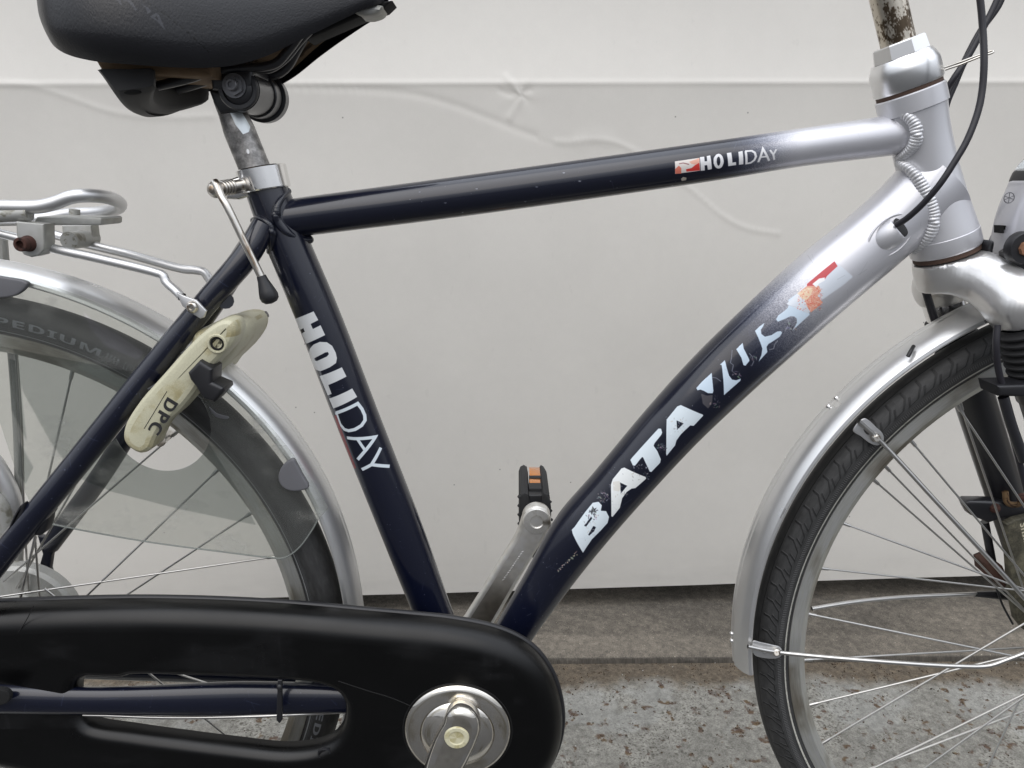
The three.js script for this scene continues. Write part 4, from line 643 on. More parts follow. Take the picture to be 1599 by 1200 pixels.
// ---------------------------------------------------------------- ring lock
{
  const L = grp('ring_lock');
  const outline = [[190, 690], [191, 668], [212, 632], [250, 588], [300, 533], [332, 507], [350, 500], [362, 504], [367, 518], [362, 537], [345, 558], [327, 577], [302, 615], [277, 645], [252, 668], [240, 690], [234, 703], [218, 711], [200, 703]];
  part('body', slab(outline, 0.044, 0.0755, { bevel: 0.0068, seg: 3, smooth: 140, crease: 0.5 }), M.cream, L);
  part('bridge', slab([[352, 498], [372, 489], [392, 483.5], [409, 485], [417, 494], [416, 510], [402, 532], [378, 556], [366, 570], [350, 566]], -0.045, 0.05, { bevel: 0.012, seg: 5, smooth: 90, crease: 0.9, zo: -0.033 }), M.cream, L);
  part('arm', slab([[262, 622], [330, 540], [350, 545], [362, 560], [310, 620], [285, 648]].map((q) => [q[0] + 10, q[1] - 12]), -0.07, -0.045, { bevel: 0.005, smooth: true }), M.cream, L);
  const k = at(339, 537, 0.0755), kz = (z) => V(k.x, k.y, z);
  part('keyhole_ring', lathe(kz(0.072), kz(0.1), [[0, 0.0082], [0.0045, 0.0080], [0.0052, 0.0074], [0.0052, 0.0062], [0.0035, 0.0056], [0.0035, 0.0001]], 40), M.cream, L);
  part('key_barrel', lathe(kz(0.0758), kz(0.1), [[0, 0.0054], [0.0006, 0.0054], [0.0006, 0.0042], [-0.0004, 0.0038], [-0.0004, 0.0001]], 30), M.dark, L);
  part('lever', [slab([[292, 583], [310, 564], [331, 577], [330, 598], [348, 606], [349, 612], [334, 629], [316, 624], [304, 604], [296, 594]], 0.058, 0.083, { bevel: 0.003 })], M.black, L);
  part('seam', wire(pxs([[368, 505, 0.03], [385, 497, 0], [408, 489, -0.04]]), 0.0005, 20, 6), M.rust, L);
  part('stub', rod(at(410, 494, -0.036), at(417, 490.5, -0.036), 0.0032, 14), M.blackmetal, L);
  const font = await new FontLoader().loadAsync('fonts/droid/droid_sans_bold.typeface.json');
  const t = new TextGeometry('DPC', { font, size: 0.0088, depth: 0.0004, curveSegments: 6 });
  const p0 = at(262, 617, 0.0755), p1 = at(229, 671, 0.0755), d = p1.clone().sub(p0); t.computeBoundingBox();
  const s = d.length() / t.boundingBox.max.x, up = V(-d.y, d.x, 0).normalize(), dd = d.clone().normalize();
  t.scale(s, 1.15, 1);
  t.applyMatrix4(new THREE.Matrix4().makeBasis(dd, up, V(0, 0, 1)).setPosition(p0.x + up.x * 0.0005, p0.y + up.y * 0.0005, 0.0754));
  const ul = (a, b) => rod(p0.clone().addScaledVector(d, a).addScaledVector(up, -0.0022), p0.clone().addScaledVector(d, b).addScaledVector(up, -0.0022), 0.0003, 6);
  part('lettering', [t, ul(-0.06, 0.42), ul(0.34, 0.75), ul(0.72, 1.02)], M.rubber, L);
  part('mount', slab([[228, 608], [240, 600], [250, 612], [240, 620]], 0.05, 0.07, { bevel: 0.002 }), M.blackmetal, L);
  part('mount', [slab([[280, 552], [296, 540], [300, 556], [288, 566]], 0.05, 0.066, { bevel: 0.002 })], M.blackmetal, L);
  const gl = rod(at(268, 676, 0.035), at(262, 684, 0.035), 0.004);
  part('shackle', [wire(pxs([[250, 690, 0.05], [256, 684, 0.02], [262, 678, -0.03]]), 0.0045, 20, 12)], M.steel, L);
}
// ---------------------------------------------------------------- luggage carrier
{
  const R = grp('luggage_carrier');
  part('hoop', wire(pxs([[-60, 324, 0.045], [0, 323, 0.045], [60, 322.5, 0.045], [85, 317, 0.045], [112, 307.5, 0.044], [135, 305.5, 0.04], [165, 308, 0.024], [184, 315, 0.004], [187, 322, -0.012], [175, 328, -0.03], [150, 332, -0.04], [110, 334, -0.045], [60, 342, -0.045], [-60, 344, -0.045]]), 0.0056, 160, 16), M.alu, R);
  part('rod', wire(pxs([[-60, 348, 0.04], [0, 364.5, 0.038], [25, 371, 0.038], [82, 388, 0.038], [150, 403, 0.041], [244, 426, 0.045], [254, 430, 0.0455], [259, 440, 0.0465], [275, 455, 0.05], [284, 464, 0.053]]), 0.0038, 120, 14), M.alu, R);
  part('mounting_tab', slab([[274, 456], [286, 462], [306, 469], [322, 486], [318, 496], [312, 498], [296, 488], [284, 478]], 0.0555, 0.0585, { bevel: 0.0008 }), M.alu, R);
  part('mounting_bolt', lathe(at(301, 479.5, 0.058), at(301, 479.5, 0.058).add(V(0, 0, 0.01)), [[0, 0.005], [0.002, 0.005], [0.0035, 0.0044], [0.0045, 0.0032], [0.0045, 0.002], [0.003, 0.0018], [0.003, 0.0001]], 24), M.steel, R);
  part('rod', wire(pxs([[60, 360, -0.04], [100, 371, -0.04], [130, 380, -0.04], [200, 397, -0.04], [285, 420, -0.042], [305, 422, -0.042], [318, 425, -0.042], [328, 438, -0.042]]), 0.0042, 120, 14), M.alu, R);
  part('support', rod(at(-20, 337, 0.045), at(46, 333.5, 0.045), 0.006, 20), M.aludull, R);
  part('top_plate', slab([[57, 338.5], [155, 339.5], [158, 342], [158, 350], [155, 352], [58, 352], [52, 346]], 0.0, 0.036, { bevel: 0.0015 }), M.aludull, R);
  part('bracket', slab([[24, 346], [68, 350], [69, 378], [68, 390], [60, 399], [48, 402], [36, 398], [28, 386], [25, 366]], 0.036, 0.052, { bevel: 0.0012 }), M.aludull, R);
  part('bracket', slab([[96, 352], [142, 352], [145, 378], [130, 382], [98, 380]], -0.05, -0.036, { bevel: 0.001 }), M.aludull, R);
  part('boss', rod(at(107, 376, -0.01), V(at(107, 376, -0.01).x, at(107, 376, -0.01).y, -0.05), 0.0078, 28), M.aludull, R);
  const b = at(44, 380.5, 0.052);
  part('rusty_bolt', [lathe(V(b.x, b.y, 0.05), V(b.x, b.y, 0.1), [[0, 0.0068], [0.004, 0.0064], [0.006, 0.0056], [0.013, 0.0056], [0.0138, 0.005], [0.0138, 0.0032], [0.010, 0.003], [0.010, 0.0001]], 20)], M.rust, R);
  part('screw', rod(at(116, 338, 0.0), at(116, 327, 0.0), 0.0045, 20), M.aludull, R);
  part('leg', wire(pxs([[2, 360, -0.055], [7, 420, -0.058], [20, 560, -0.062], [28, 680, -0.068], [30, 800, -0.075], [28, 900, -0.08]]), 0.0046, 60, 16), M.aludull, R);
  part('leg', wire(pxs([[-60, 690, 0.075], [-20, 715, 0.075], [4, 752, 0.075], [16, 785, 0.075], [14, 812, 0.074], [8, 840, 0.073]].map((q) => [q[0] + 4, q[1], -0.06])), 0.0085, 60, 16), M.alu, R);
  part('leg', wire(pxs([[-30, 765, -0.05], [-2, 785, -0.05], [8, 812, -0.05], [12, 835, -0.05]]), 0.008, 30, 16), M.aludull, R);
}
// ---------------------------------------------------------------- chain case and cranks
{
  const C = grp('chain_case');
  const top = [[-120, 942], [0, 938], [60, 935.5], [200, 932], [300, 933], [400, 937], [480, 942.5], [572, 951], [640, 957], [705, 964], [770, 977], [810, 993], [838, 1014], [860, 1045], [872, 1078], [877.5, 1115], [875, 1145], [867, 1172], [852, 1200], [825, 1232], [780, 1262], [720, 1278], [640, 1275], [560, 1262], [400, 1240], [250, 1216], [100, 1200], [40, 1186], [0, 1178], [-120, 1160]];
  const holeP = [[132, 1058], [140, 1048], [152, 1045], [170, 1046], [205, 1046], [212, 1043], [300, 1044], [400, 1047.5], [470, 1052], [508, 1058], [530, 1068], [541, 1085], [541, 1112], [535, 1128], [522, 1142], [500, 1152], [470, 1157], [440, 1157.5], [380, 1151], [300, 1141], [220, 1130], [150, 1117], [138, 1105], [131, 1080]];
  const loopOf = (px, n, z) => { const c = new THREE.CatmullRomCurve3(px.map((q) => at(q[0], q[1], z)), true, 'centripetal'), P = c.getSpacedPoints(n).slice(0, n); let A = 0; P.forEach((p, i) => { const q = P[(i + 1) % n]; A += p.x * q.y - q.x * p.y; }); if (A < 0) P.reverse(); const N = P.map((p, i) => { const t = P[(i + 1) % n].clone().sub(P[(i + n - 1) % n]).normalize(); return V(-t.y, t.x, 0); }); for (let k = 0; k < 6; k++) { const M2 = N.map((q, i) => q.clone().multiplyScalar(2).add(N[(i + 1) % n]).add(N[(i + n - 1) % n]).normalize()); M2.forEach((q, i) => N[i].copy(q)); } return [P, N]; };
  const [OP, ON] = loopOf(top, 260, 0.05), [IP, IN] = loopOf(holeP, 160, 0.058);                        // thin moulded shell, rounded at its outer edge and round the cut-out
  const rimOf = (P, N, sg, R, H, zb, zf, n) => surf((u, v) => { const i = Math.round(u * P.length) % P.length; if (v < 0.1) return V(P[i].x, P[i].y, zb); const a = (v - 0.1) / 0.9 * Math.PI / 2; return V(P[i].x + sg * N[i].x * R * (1 - Math.cos(a)), P[i].y + sg * N[i].y * R * (1 - Math.cos(a)), zf - H + H * Math.sin(a)); }, P.length, n, 1.0);
  const RO = 0.02, RI = 0.011, ZF = 0.077;
  const oc = OP.map((p, i) => new THREE.Vector2(p.x + ON[i].x * RO, p.y + ON[i].y * RO)), ic = IP.map((p, i) => new THREE.Vector2(p.x - IN[i].x * RI, p.y - IN[i].y * RI)).reverse();
  const tri = THREE.ShapeUtils.triangulateShape(oc, [ic]), all = [...oc, ...ic], cp = tri.flatMap((f) => f.flatMap((i) => [all[i].x, all[i].y, ZF]));
  const face = new THREE.BufferGeometry(); face.setAttribute('position', new THREE.Float32BufferAttribute(cp, 3)); face.setAttribute('normal', new THREE.Float32BufferAttribute(cp.map((_, i) => i % 3 === 2 ? 1 : 0), 3));
  const body = merge([face, rimOf(OP, ON, 1, RO, 0.02, 0.05, ZF, 10), rimOf(IP, IN, -1, RI, 0.015, 0.058, ZF, 10)]);
  { const p = body.attributes.position, uv = body.attributes.uv; for (let i = 0; i < p.count; i++) uv.setXY(i, p.getX(i) / 0.6, p.getY(i) / 0.3); }
  part('cover', body, M.casing, C);
  const rimC = new THREE.CatmullRomCurve3(top.slice(0, 24).map((q) => at(q[0], q[1] + 2.5, 0.05)), false, 'centripetal');
  { const wc = new THREE.CatmullRomCurve3(top.map((q) => at(q[0], q[1], 0.05)), true, 'centripetal'); part('back_wall', surf((u, v) => { const q = wc.getPoint(u % 1); return V(q.x, q.y - 0.0015, lerp(0.046, 0.056, v)); }, 240, 1, 0.8), M.casing, C); }
  part('edge_strip', new THREE.TubeGeometry(rimC, 200, 0.0034, 12, false), M.black, C);
  part('tab', slab([[152, 1044], [190, 1044], [192, 1049], [178, 1052], [158, 1053], [154, 1050]], 0.045, 0.06, { bevel: 0.001 }), M.black, C);
  for (const q of [[522, 1054], [507, 1176]]) { const c = at(q[0], q[1], 0.074); part('screw_hole', lathe(V(c.x, c.y, 0.0745), V(c.x, c.y, 0.1), [[0, 0.0066], [0.0018, 0.0062], [0.0022, 0.0052], [0.0002, 0.0046], [-0.0002, 0.0001]], 28), M.black, C); }
  part('seam', [wire(pxs([[528, 1064], [570, 1078], [610, 1090], [641, 1103]], 0.077), 0.0005, 30, 6), wire(pxs([[52, 947], [40, 970], [20, 1000]], 0.0765), 0.0004, 20, 6), wire(pxs([[42, 1125], [60, 1160], [80, 1195]], 0.0765), 0.0004, 20, 6)], M.dark, C);
  const D = grp('crankset');
  const cc = at(714.5, 1141.5, 0.077), z = (a) => V(cc.x, cc.y, a);
  part('bore_gap', lathe(z(0.0765), z(0.1), [[0, 0.001], [0.0004, 0.001], [0.0004, 0.0498], [0.001, 0.0506], [0, 0.0512]], 96), M.dark, D);
  part('cover_ring', lathe(z(0.0772), z(0.1), [[0, 0.0485], [0.0012, 0.0488], [0.003, 0.0474], [0.0042, 0.044], [0.0044, 0.0345], [0.0036, 0.0338], [0.0036, 0.033]], 96), M.chrome, D);
  part('boss_disc', lathe(z(0.079), z(0.1), [[0.001, 0.034], [0.0028, 0.0334], [0.0042, 0.032], [0.006, 0.028], [0.009, 0.022], [0.0105, 0.014], [0.0108, 0.0001]], 96), M.chrome, D);
  part('crank_arm', slab([[690, 1138], [696, 1122], [708, 1112], [722, 1111], [738, 1117], [748, 1130], [750, 1146], [744, 1166], [733, 1190], [716, 1222], [700, 1256], [650, 1256], [660, 1214], [668, 1186], [678, 1160]], 0.08, 0.1005, { bevel: 0.0075, seg: 5, smooth: 150, crease: 0.9 }), M.chrome, D);
  const cap = at(713, 1154, 0.102);
  part('dust_cap', lathe(V(cap.x, cap.y, 0.0985), V(cap.x, cap.y, 0.12), [[0, 0.0112], [0.0022, 0.0112], [0.0034, 0.0104], [0.0034, 0.0072], [0.0026, 0.0062], [0.0026, 0.0001]], 48), std({ color: col(0.6, 0.57, 0.4), roughness: 0.5, map: grime(111, [255, 255, 255], [180, 170, 130], 0.8) }), D, 'yellowed plastic dust cap');
  // far crank and pedal
  const f1 = at(838, 813, -0.07);
  const e = slab([[815, 812], [820, 800], [838, 792], [856, 800], [860, 814], [856, 832], [838, 862], [815, 900], [770, 978], [745, 1015], [700, 1010], [727, 966], [760, 914], [782, 878], [806, 838]], -0.083, -0.067, { bevel: 0.0045, seg: 4, smooth: 160, crease: 0.9 });
  const eye = lathe(V(f1.x, f1.y, -0.086), V(f1.x, f1.y, 0), [[0, 0.0001], [0, 0.013], [0.002, 0.0152], [0.0175, 0.0152], [0.0198, 0.0138], [0.0202, 0.0075], [0.0195, 0.0064], [0.012, 0.006], [0.012, 0.0001]], 40);
  part('crank_arm', [e, eye], std({ color: col(0.74, 0.73, 0.71), metalness: 0.75, roughness: 0.4, map: grime(112, [255, 254, 250], [105, 98, 88], 0.9, 4, 7) }), D, 'scuffed crank arm with number stamps');
  part('pedal_axle', lathe(V(f1.x, f1.y, -0.0732), V(f1.x, f1.y, 0), [[0, 0.0001], [0, 0.0058], [0.0015, 0.0056], [0.0015, 0.0026], [0, 0.0024], [0, 0.0001]], 24), M.blackmetal, D);
  const stamp = []; for (let i = 0; i < 13; i++) { const t0 = at(lerp(786, 816, i / 12), lerp(906, 862, i / 12), -0.067); stamp.push(rod(t0.clone().add(V(-0.0012, -0.0006, 0)), t0.clone().add(V(0.0012, 0.0006, 0)), 0.00035, 5)); if (i % 2) stamp.push(rod(t0.clone().add(V(-0.0009, 0.001, 0)), t0.clone().add(V(-0.0003, -0.001, 0)), 0.00035, 5)); }
  part('number_stamp', stamp, M.alu, D);
  const P = grp('pedal');
  const zf = -0.098;
  part('cage_side', slab([[811, 781], [814, 773], [820, 770], [825, 773], [827, 783], [827, 850], [811, 850]], zf - 0.088, zf, { bevel: 0.0016 }), M.rubber, P);
  part('cage_side', slab([[846, 775], [849, 770], [854, 773], [859, 782], [861, 796], [860, 850], [846, 850]], zf - 0.088, zf, { bevel: 0.0016 }), M.rubber, P);
  part('end_plate', slab([[826, 774], [846, 774], [846, 850], [826, 850]], zf - 0.014, zf - 0.002, { bevel: 0.001 }), M.black, P);
  part('cross_bar', slab([[826, 763], [846, 763], [846, 790], [826, 790]], zf - 0.033, zf - 0.016, { bevel: 0.001 }), M.rubber, P);
  part('cross_bar', slab([[826, 746], [845, 746], [845, 780], [826, 780]], zf - 0.056, zf - 0.049, { bevel: 0.001 }), M.rubber, P);
  for (const [z0, z1, y] of [[-0.048, -0.034, 755], [-0.086, -0.056, 744]]) part('reflector', slab([[827, y], [844, y], [844, y + 28], [827, y + 28]], zf + z0, zf + z1, { bevel: 0.001 }), M.amber, P);
  part('spindle_housing', rod(at(838, 813, zf - 0.08), V(at(838, 813, zf - 0.08).x, at(838, 813, zf - 0.08).y, zf), 0.011, 24), M.black, P);
  const teeth = []; for (let i = 0; i < 6; i++) for (let k = 0; k < 7; k++) { const y = lerp(776, 846, i / 5); teeth.push(ball(at(811.5, y, zf - 0.003 - k * 0.013), 0.0026, 1, 0.8, 1.1, 8)); if (i < 3) teeth.push(ball(at(859 + i, y + 8, zf - 0.003 - k * 0.013), 0.002, 1, 0.8, 1.1, 8)); }
  for (let k = 0; k < 7; k++) for (const x of [814, 822, 849, 855]) teeth.push(ball(at(x, 773, zf - 0.004 - k * 0.013), 0.0022, 1, 0.7, 1, 8));
  part('grip_studs', teeth, M.rubber, P).userData.kind = 'stuff';
}
// ---------------------------------------------------------------- headset, stem, cables
{
  const st = grp('stem');
  part('quill', lathe(hp(-0.036), hp(-0.2).clone(), [[0, 0.0136], [0.03, 0.0136], [0.14, 0.0136]], 48), std({ metalness: 0.95, roughness: 0.3, color: col(0.62, 0.59, 0.54), map: (() => { const t = ptex(512, 512, (x, y) => { const u = x / 512, v = y / 512; const n = fbm(u * 18, v * 26, 5, 121), f = fbm(u * 90, v * 70, 3, 122); const zone = 0.16 * Math.exp(-(((u - 0.42) / 0.09) ** 2)) + 0.2 * Math.exp(-(((u - 0.6) / 0.07) ** 2)) * (1 - sstep(0.3, 0.55, v)); const m = sstep(0.56, 0.68, n * 0.6 + f * 0.4 + zone); return [lerp(250, 92, m * 0.85), lerp(246, 78, m * 0.85), lerp(238, 64, m * 0.85)]; }); return t; })() }), st, 'steel quill spotted with rust');
  const hs = grp('headset');
  part('locknut', toCreasedNormals(lathe(HA.clone().addScaledVector(hDir, -0.0395), HB, [[0, 0.0136], [0, 0.0200], [0.001, 0.0212], [0.0115, 0.0224], [0.0122, 0.0206]], 8), 0.3), M.headset, hs);
  part('cup', lathe(HA.clone().addScaledVector(hDir, -0.028), HB, [[0, 0.0205], [0.0005, 0.0232], [0.004, 0.0252], [0.009, 0.0271], [0.012, 0.0274], [0.0245, 0.0272], [0.0262, 0.0262]], 64), M.headset, hs);
  const CB = grp('cables');
  part('cable', wire(pxs([[1400, 352, 0.033], [1416, 341.5, 0.04], [1442, 318, 0.05], [1468.5, 287, 0.058], [1490, 254.5, 0.06], [1510, 220, 0.06], [1527, 176, 0.058], [1534, 142, 0.056], [1537, 98, 0.054], [1535, 45, 0.05], [1531, 0, 0.048], [1522, -60, 0.045]]), 0.0026, 120, 12), M.cable, CB);
  part('cable', wire(pxs([[1572, -40, -0.02], [1556, 3, -0.02], [1538, 40, -0.02], [1513, 87, -0.02], [1490, 122, -0.02], [1475, 146, -0.025], [1462, 180, -0.04], [1465, 260, -0.045], [1490, 330, -0.05], [1505, 420, -0.055]]), 0.0027, 80, 12), M.cable, CB);
  part('cable', wire(pxs([[1574, -30, -0.03], [1560, 8, -0.03], [1532, 48, -0.03], [1507, 95, -0.03], [1492, 130, -0.03], [1478, 165, -0.03], [1474, 200, -0.032], [1482, 232, -0.032], [1492, 275, -0.034], [1500, 330, -0.036]]), 0.0028, 80, 12), M.cable, CB);
  part('guide_wire', [wire(pxs([[1466, 108.5, 0.0], [1500, 97, 0.01], [1530, 86, 0.016], [1551, 79.5, 0.02], [1551.5, 81.5, 0.021], [1530, 89, 0.02], [1500, 101, 0.016], [1476, 109, 0.01]]), 0.0009, 60, 8)], M.steel, CB);
}
// ---------------------------------------------------------------- fork, lamp, front brake
{
  // crown meshed from a smooth union of capsules
  const c0 = hp(hLen + 0.004), c1 = hp(hLen + 0.0225), legN = at(1592, 470, 0.06), legN2 = at(1597, 506, 0.06), ld = legN2.clone().sub(legN).normalize();
  const legF = V(legN.x, legN.y, -0.06), legF2 = V(legN2.x, legN2.y, -0.06);
  const mid = (s) => V(lerp(c1.x, legN.x, 0.55), lerp(c1.y, legN.y, 0.42) + 0.004, s * 0.036);
  const caps = [];
  for (const s of [1, -1]) { const n = s > 0 ? legN : legF, n2 = s > 0 ? legN2 : legF2, m = mid(s); caps.push([c0.clone().lerp(c1, 0.5), m, 0.0150, 0.0155], [m, n.clone().addScaledVector(ld, 0.004), 0.0155, 0.0185], [n.clone().addScaledVector(ld, 0.004), n2.clone().addScaledVector(ld, -0.014), 0.0205, 0.0202]); }
  const capD = (p, a, b, ra, rb) => { const pa = p.clone().sub(a), ba = b.clone().sub(a), h = Math.min(1, Math.max(0, pa.dot(ba) / ba.lengthSq())); return pa.addScaledVector(ba, -h).length() - lerp(ra, rb, h); };
  const cyl = (p) => { const q = p.clone().sub(c0), t = q.dot(hDir), r = q.addScaledVector(hDir, -t).length(), h = c0.distanceTo(c1); const dx = r - lerp(0.0262, 0.0272, t / h), dy = Math.max(-t - 0.0, t - h - 0.004); return Math.min(Math.max(dx, dy), 0) + Math.hypot(Math.max(dx, 0), Math.max(dy, 0)) - 0.0015; };
  const res = 84, half = 0.1, cen = V((c1.x + legN.x) / 2, (c1.y + legN.y) / 2, 0);
  const mc = new MarchingCubes(res, M.polished, true, false, 400000); mc.isolation = 0;
  const smin = (a, b, k) => { const h = Math.max(k - Math.abs(a - b), 0) / k; return Math.min(a, b) - h * h * k * 0.25; };
  const P = V(0, 0, 0);
  for (let k = 0; k < res; k++) for (let j = 0; j < res; j++) for (let i = 0; i < res; i++) {
    P.set(cen.x + (i - res / 2) / (res / 2) * half, cen.y + (j - res / 2) / (res / 2) * half, (k - res / 2) / (res / 2) * half);
    let d = cyl(P); for (const c of caps) d = smin(d, capD(P, ...c), 0.022);
    const fl = P.clone().sub(legN2).dot(ld); d = Math.max(d, fl + 0.001);                               // sockets end flat
    const tp = -P.clone().sub(c0).dot(hDir); d = Math.max(d, tp);                                   // and the crown ends under the head tube
    mc.field[i + j * res + k * res * res] = -d;
  }
  mc.update();
  let g = new THREE.BufferGeometry(); g.setAttribute('position', new THREE.BufferAttribute(mc.positionArray.slice(0, mc.count * 3), 3));
  g.scale(half, half, half); g.translate(cen.x, cen.y, 0); g = mergeVertices(g, 1e-5); g.computeVertexNormals();
  part('crown', toCreasedNormals(g, 0.75), M.crown, fork);
  for (const s of [1, -1]) {
    const A = legN2.clone().setZ(s * 0.06), B = V(HF.x - 0.035, HF.y + 0.03, s * 0.062), d = B.clone().sub(A).normalize(), Lm = A.distanceTo(B);
    if (s < 0) part('stanchion', lathe(A.clone().addScaledVector(d, -0.006), B, [[-0.012, 0.019], [0.004, 0.019], [0.02, 0.0188]], 40), M.polished, fork);
    const boot = [[0, 0.0165]]; for (let i = 0; i < 8; i++) { boot.push([0.002 + i * 0.0068, 0.0172], [0.0045 + i * 0.0068, 0.0215], [0.006 + i * 0.0068, 0.0212]); } boot.push([0.058, 0.018]);
    part('boot', lathe(s > 0 ? A : A.clone().addScaledVector(d, 0.013), B, boot, 48), M.rubber, fork);
    part('lower_leg', lathe(A.clone().addScaledVector(d, 0.054), B, [[0, 0.001], [0, 0.0205], [0.012, 0.0205], [0.014, 0.0192], [Lm - 0.054, 0.0175], [Lm - 0.03, 0.012], [Lm - 0.02, 0.001]], 40), M.blackmetal, fork);
  }
  const sleeve = wire(pxs([[1446, 455, -0.03], [1452, 475, -0.03], [1461, 503, -0.03], [1475, 540, -0.03]]), 0.0036, 30, 12); part('brake_hose', sleeve, M.cable, fork);
  part('brake_hose', wire(pxs([[1558, 508, 0.078], [1556, 540, 0.08], [1559, 575, 0.078], [1566, 605, 0.076], [1575, 655, 0.074], [1592, 720, 0.074], [1610, 790, 0.074]]), 0.0026, 60, 12), M.cable, fork);
  part('leg_bracket', slab([[1558, 603], [1640, 600], [1640, 622], [1562, 620]], 0.055, 0.084, { bevel: 0.003 }), M.black, fork);
  part('leg_rod', wire(pxs([[1567, 620, 0.08], [1580, 665, 0.08], [1600, 720, 0.08]]), 0.0042, 30, 12), M.blackmetal, fork);

  const B = grp('front_brake');
  part('clamp', [slab([[1508, 786], [1514, 783], [1540, 783], [1599, 786], [1640, 800], [1630, 812], [1570, 810], [1545, 818], [1518, 806], [1512, 796]], -0.056, -0.040, { bevel: 0.003 })], M.blackmetal, B);
  part('rusty_screw', [ball(at(1554, 794, -0.040), 0.0052), ball(at(1597, 778, -0.03), 0.005), ball(at(1556, 894, -0.05), 0.0052)], M.rust, B);
  part('strap', [wire(pxs([[1570, 768, -0.04], [1574, 786, -0.038], [1590, 788, -0.036], [1605, 772, -0.03]]), 0.003, 24, 10), wire(pxs([[1574, 820, -0.045], [1577, 850, -0.045], [1576, 885, -0.045]]), 0.003, 20, 10)], std({ color: col(0.16, 0.1, 0.05), roughness: 0.85, map: grime(131, [255, 250, 240], [90, 70, 50], 1) }), B);
  part('cable_rod', rod(at(1538, 815, -0.06), at(1551, 885, -0.06), 0.0042, 14), M.blackmetal, B);
  part('cable_anchor', [slab([[1540, 882], [1550, 878], [1558, 888], [1568, 886], [1576, 905], [1572, 920], [1556, 912], [1542, 900]], -0.07, -0.045, { bevel: 0.003 })], std({ color: col(0.07, 0.035, 0.025), roughness: 0.85, map: grime(132, [255, 245, 240], [80, 60, 55], 1, 8, 8) }), B);
  const arm = slab([[1572, 820], [1588, 812], [1640, 800], [1640, 985], [1600, 985], [1588, 970], [1582, 940], [1578, 905]], -0.040, -0.030, { bevel: 0.002 });
  { const p = arm.attributes.position, uv = arm.attributes.uv; arm.computeBoundingBox(); const o = arm.boundingBox.min, e = arm.boundingBox.max; for (let i = 0; i < p.count; i++) uv.setXY(i, (p.getX(i) - o.x) / (e.x - o.x), (p.getY(i) - o.y) / (e.y - o.y)); }
  const [c, x] = canvas(512, 1024, 'rgb(98,94,78)');
  { const im = x.getImageData(0, 0, 512, 1024), D = im.data; for (let j = 0; j < 1024; j++) for (let i = 0; i < 512; i++) { const n = fbm(i / 60, j / 60, 5, 133), f = fbm(i / 9, j / 9, 3, 134), q = 84 + (n - 0.5) * 80 + (f - 0.5) * 40, k = (j * 512 + i) * 4; D[k] = q; D[k + 1] = q * 0.96; D[k + 2] = q * 0.8; } x.putImageData(im, 0, 0); }
  x.save(); x.translate(105, 95); x.rotate(1.2); x.fillStyle = 'rgb(206,198,174)'; x.font = 'bold 78px sans-serif'; x.scale(1.0, 0.9); x.fillText('SHIMANO', 0, 0); x.restore();
  part('brake_arm', arm, std({ map: ctex(c), roughness: 0.7, metalness: 0.2 }), B, 'dirty brake arm with raised lettering');
  part('brake_cable', wire(pxs([[1556, 918, -0.05], [1566, 945, -0.05], [1582, 975, -0.05]]), 0.0012, 20, 8), M.blackmetal, B);

  const Lp = grp('headlamp');
  const shell = slab([[1551, 402], [1551, 378], [1556, 348], [1564, 322], [1577, 292], [1583, 281], [1720, 262], [1750, 330], [1720, 400], [1660, 378], [1615, 366], [1592, 372], [1578, 392], [1572, 410], [1556, 412]], -0.012, 0.036, { bevel: 0.014, seg: 5, smooth: 140, crease: 0.9, zo: 0.002 });
  part('shell', shell, phy({ color: col(0.5, 0.5, 0.53), metalness: 0.4, roughness: 0.35, clearcoat: 0.5 }), Lp);
  part('lens_band', slab([[1580, 286], [1586, 270], [1591, 264], [1700, 250], [1720, 265]], -0.011, 0.0375, { bevel: 0.012, seg: 4, zo: 0.002 }), M.black, Lp);
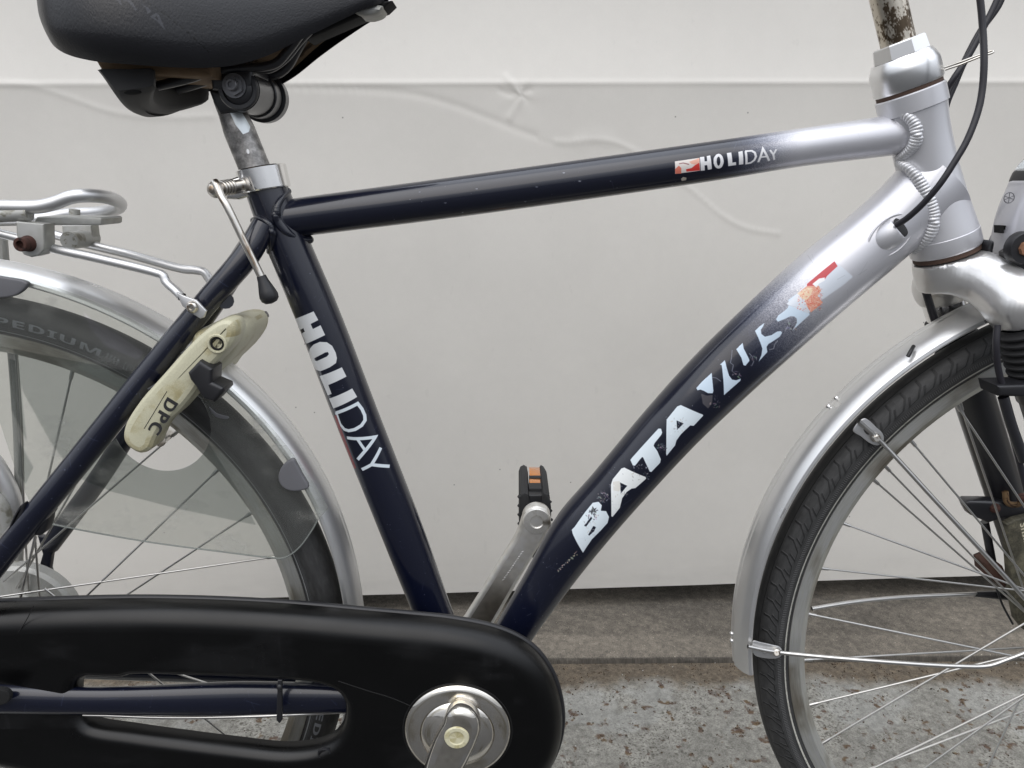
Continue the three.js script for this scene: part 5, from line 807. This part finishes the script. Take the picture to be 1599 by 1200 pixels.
  part('lens', slab([[1588, 268], [1594, 257], [1604, 246], [1700, 230], [1710, 252]], -0.01, 0.037, { bevel: 0.012, seg: 4, zo: 0.002 }), phy({ color: col(0.9, 0.92, 0.93), transmission: 0.7, thickness: 0, roughness: 0.2 }), Lp);
  { const em = at(1576, 309, 0.036); const t = new THREE.TorusGeometry(0.0042, 0.0004, 8, 32); t.translate(em.x, em.y, 0.0362); const li = [t]; for (const a of [0.4, 1.6, 2.8]) { const d = V(Math.cos(a) * 0.0038, Math.sin(a) * 0.0038, 0); li.push(rod(V(em.x, em.y, 0.0362).sub(d), V(em.x, em.y, 0.0362).add(d), 0.0003, 6)); } part('round_emblem', li, M.clip, Lp); }
  for (const a of [1559, 1565]) part('vent', slab([[a, 352], [a + 4, 352], [a + 4, 364], [a, 364]], 0.006, 0.0165, { zo: 0.012 }), M.dark, Lp);
  const k = at(1600, 388, 0.055);
  part('pivot', [lathe(V(k.x, k.y, 0.036), V(k.x, k.y, 0.1), [[0.013, 0.0135], [0.018, 0.0135], [0.021, 0.012], [0.021, 0.0001]], 40), slab([[1577, 395], [1600, 380], [1640, 395], [1640, 436], [1586, 430], [1578, 418]], 0.03, 0.047, { bevel: 0.003 })], M.black, Lp);
  part('pivot_screw', lathe(V(k.x, k.y, 0.057), V(k.x, k.y, 0.1), [[0, 0.0062], [0.003, 0.0058], [0.003, 0.003], [0.0012, 0.0028], [0.0012, 0.0001]], 8), std({ color: col(0.28, 0.14, 0.08), roughness: 0.7, metalness: 0.4 }), Lp, 'rusted pivot screw');
  part('mount_strap', slab([[1545, 386], [1549, 376], [1554, 378], [1552, 396], [1556, 410], [1572, 414], [1572, 424], [1548, 416], [1543, 402]], -0.01, 0.03, { bevel: 0.002, smooth: true }), M.black, Lp);
  part('mount', [ball(at(1596, 438, 0.052), 0.022, 1.05, 0.42, 0.9)], M.black, Lp);
}
scene.traverse((o) => { if (o.isMesh) { o.castShadow = true; o.receiveShadow = true; } });
renderer.render(scene, camera);
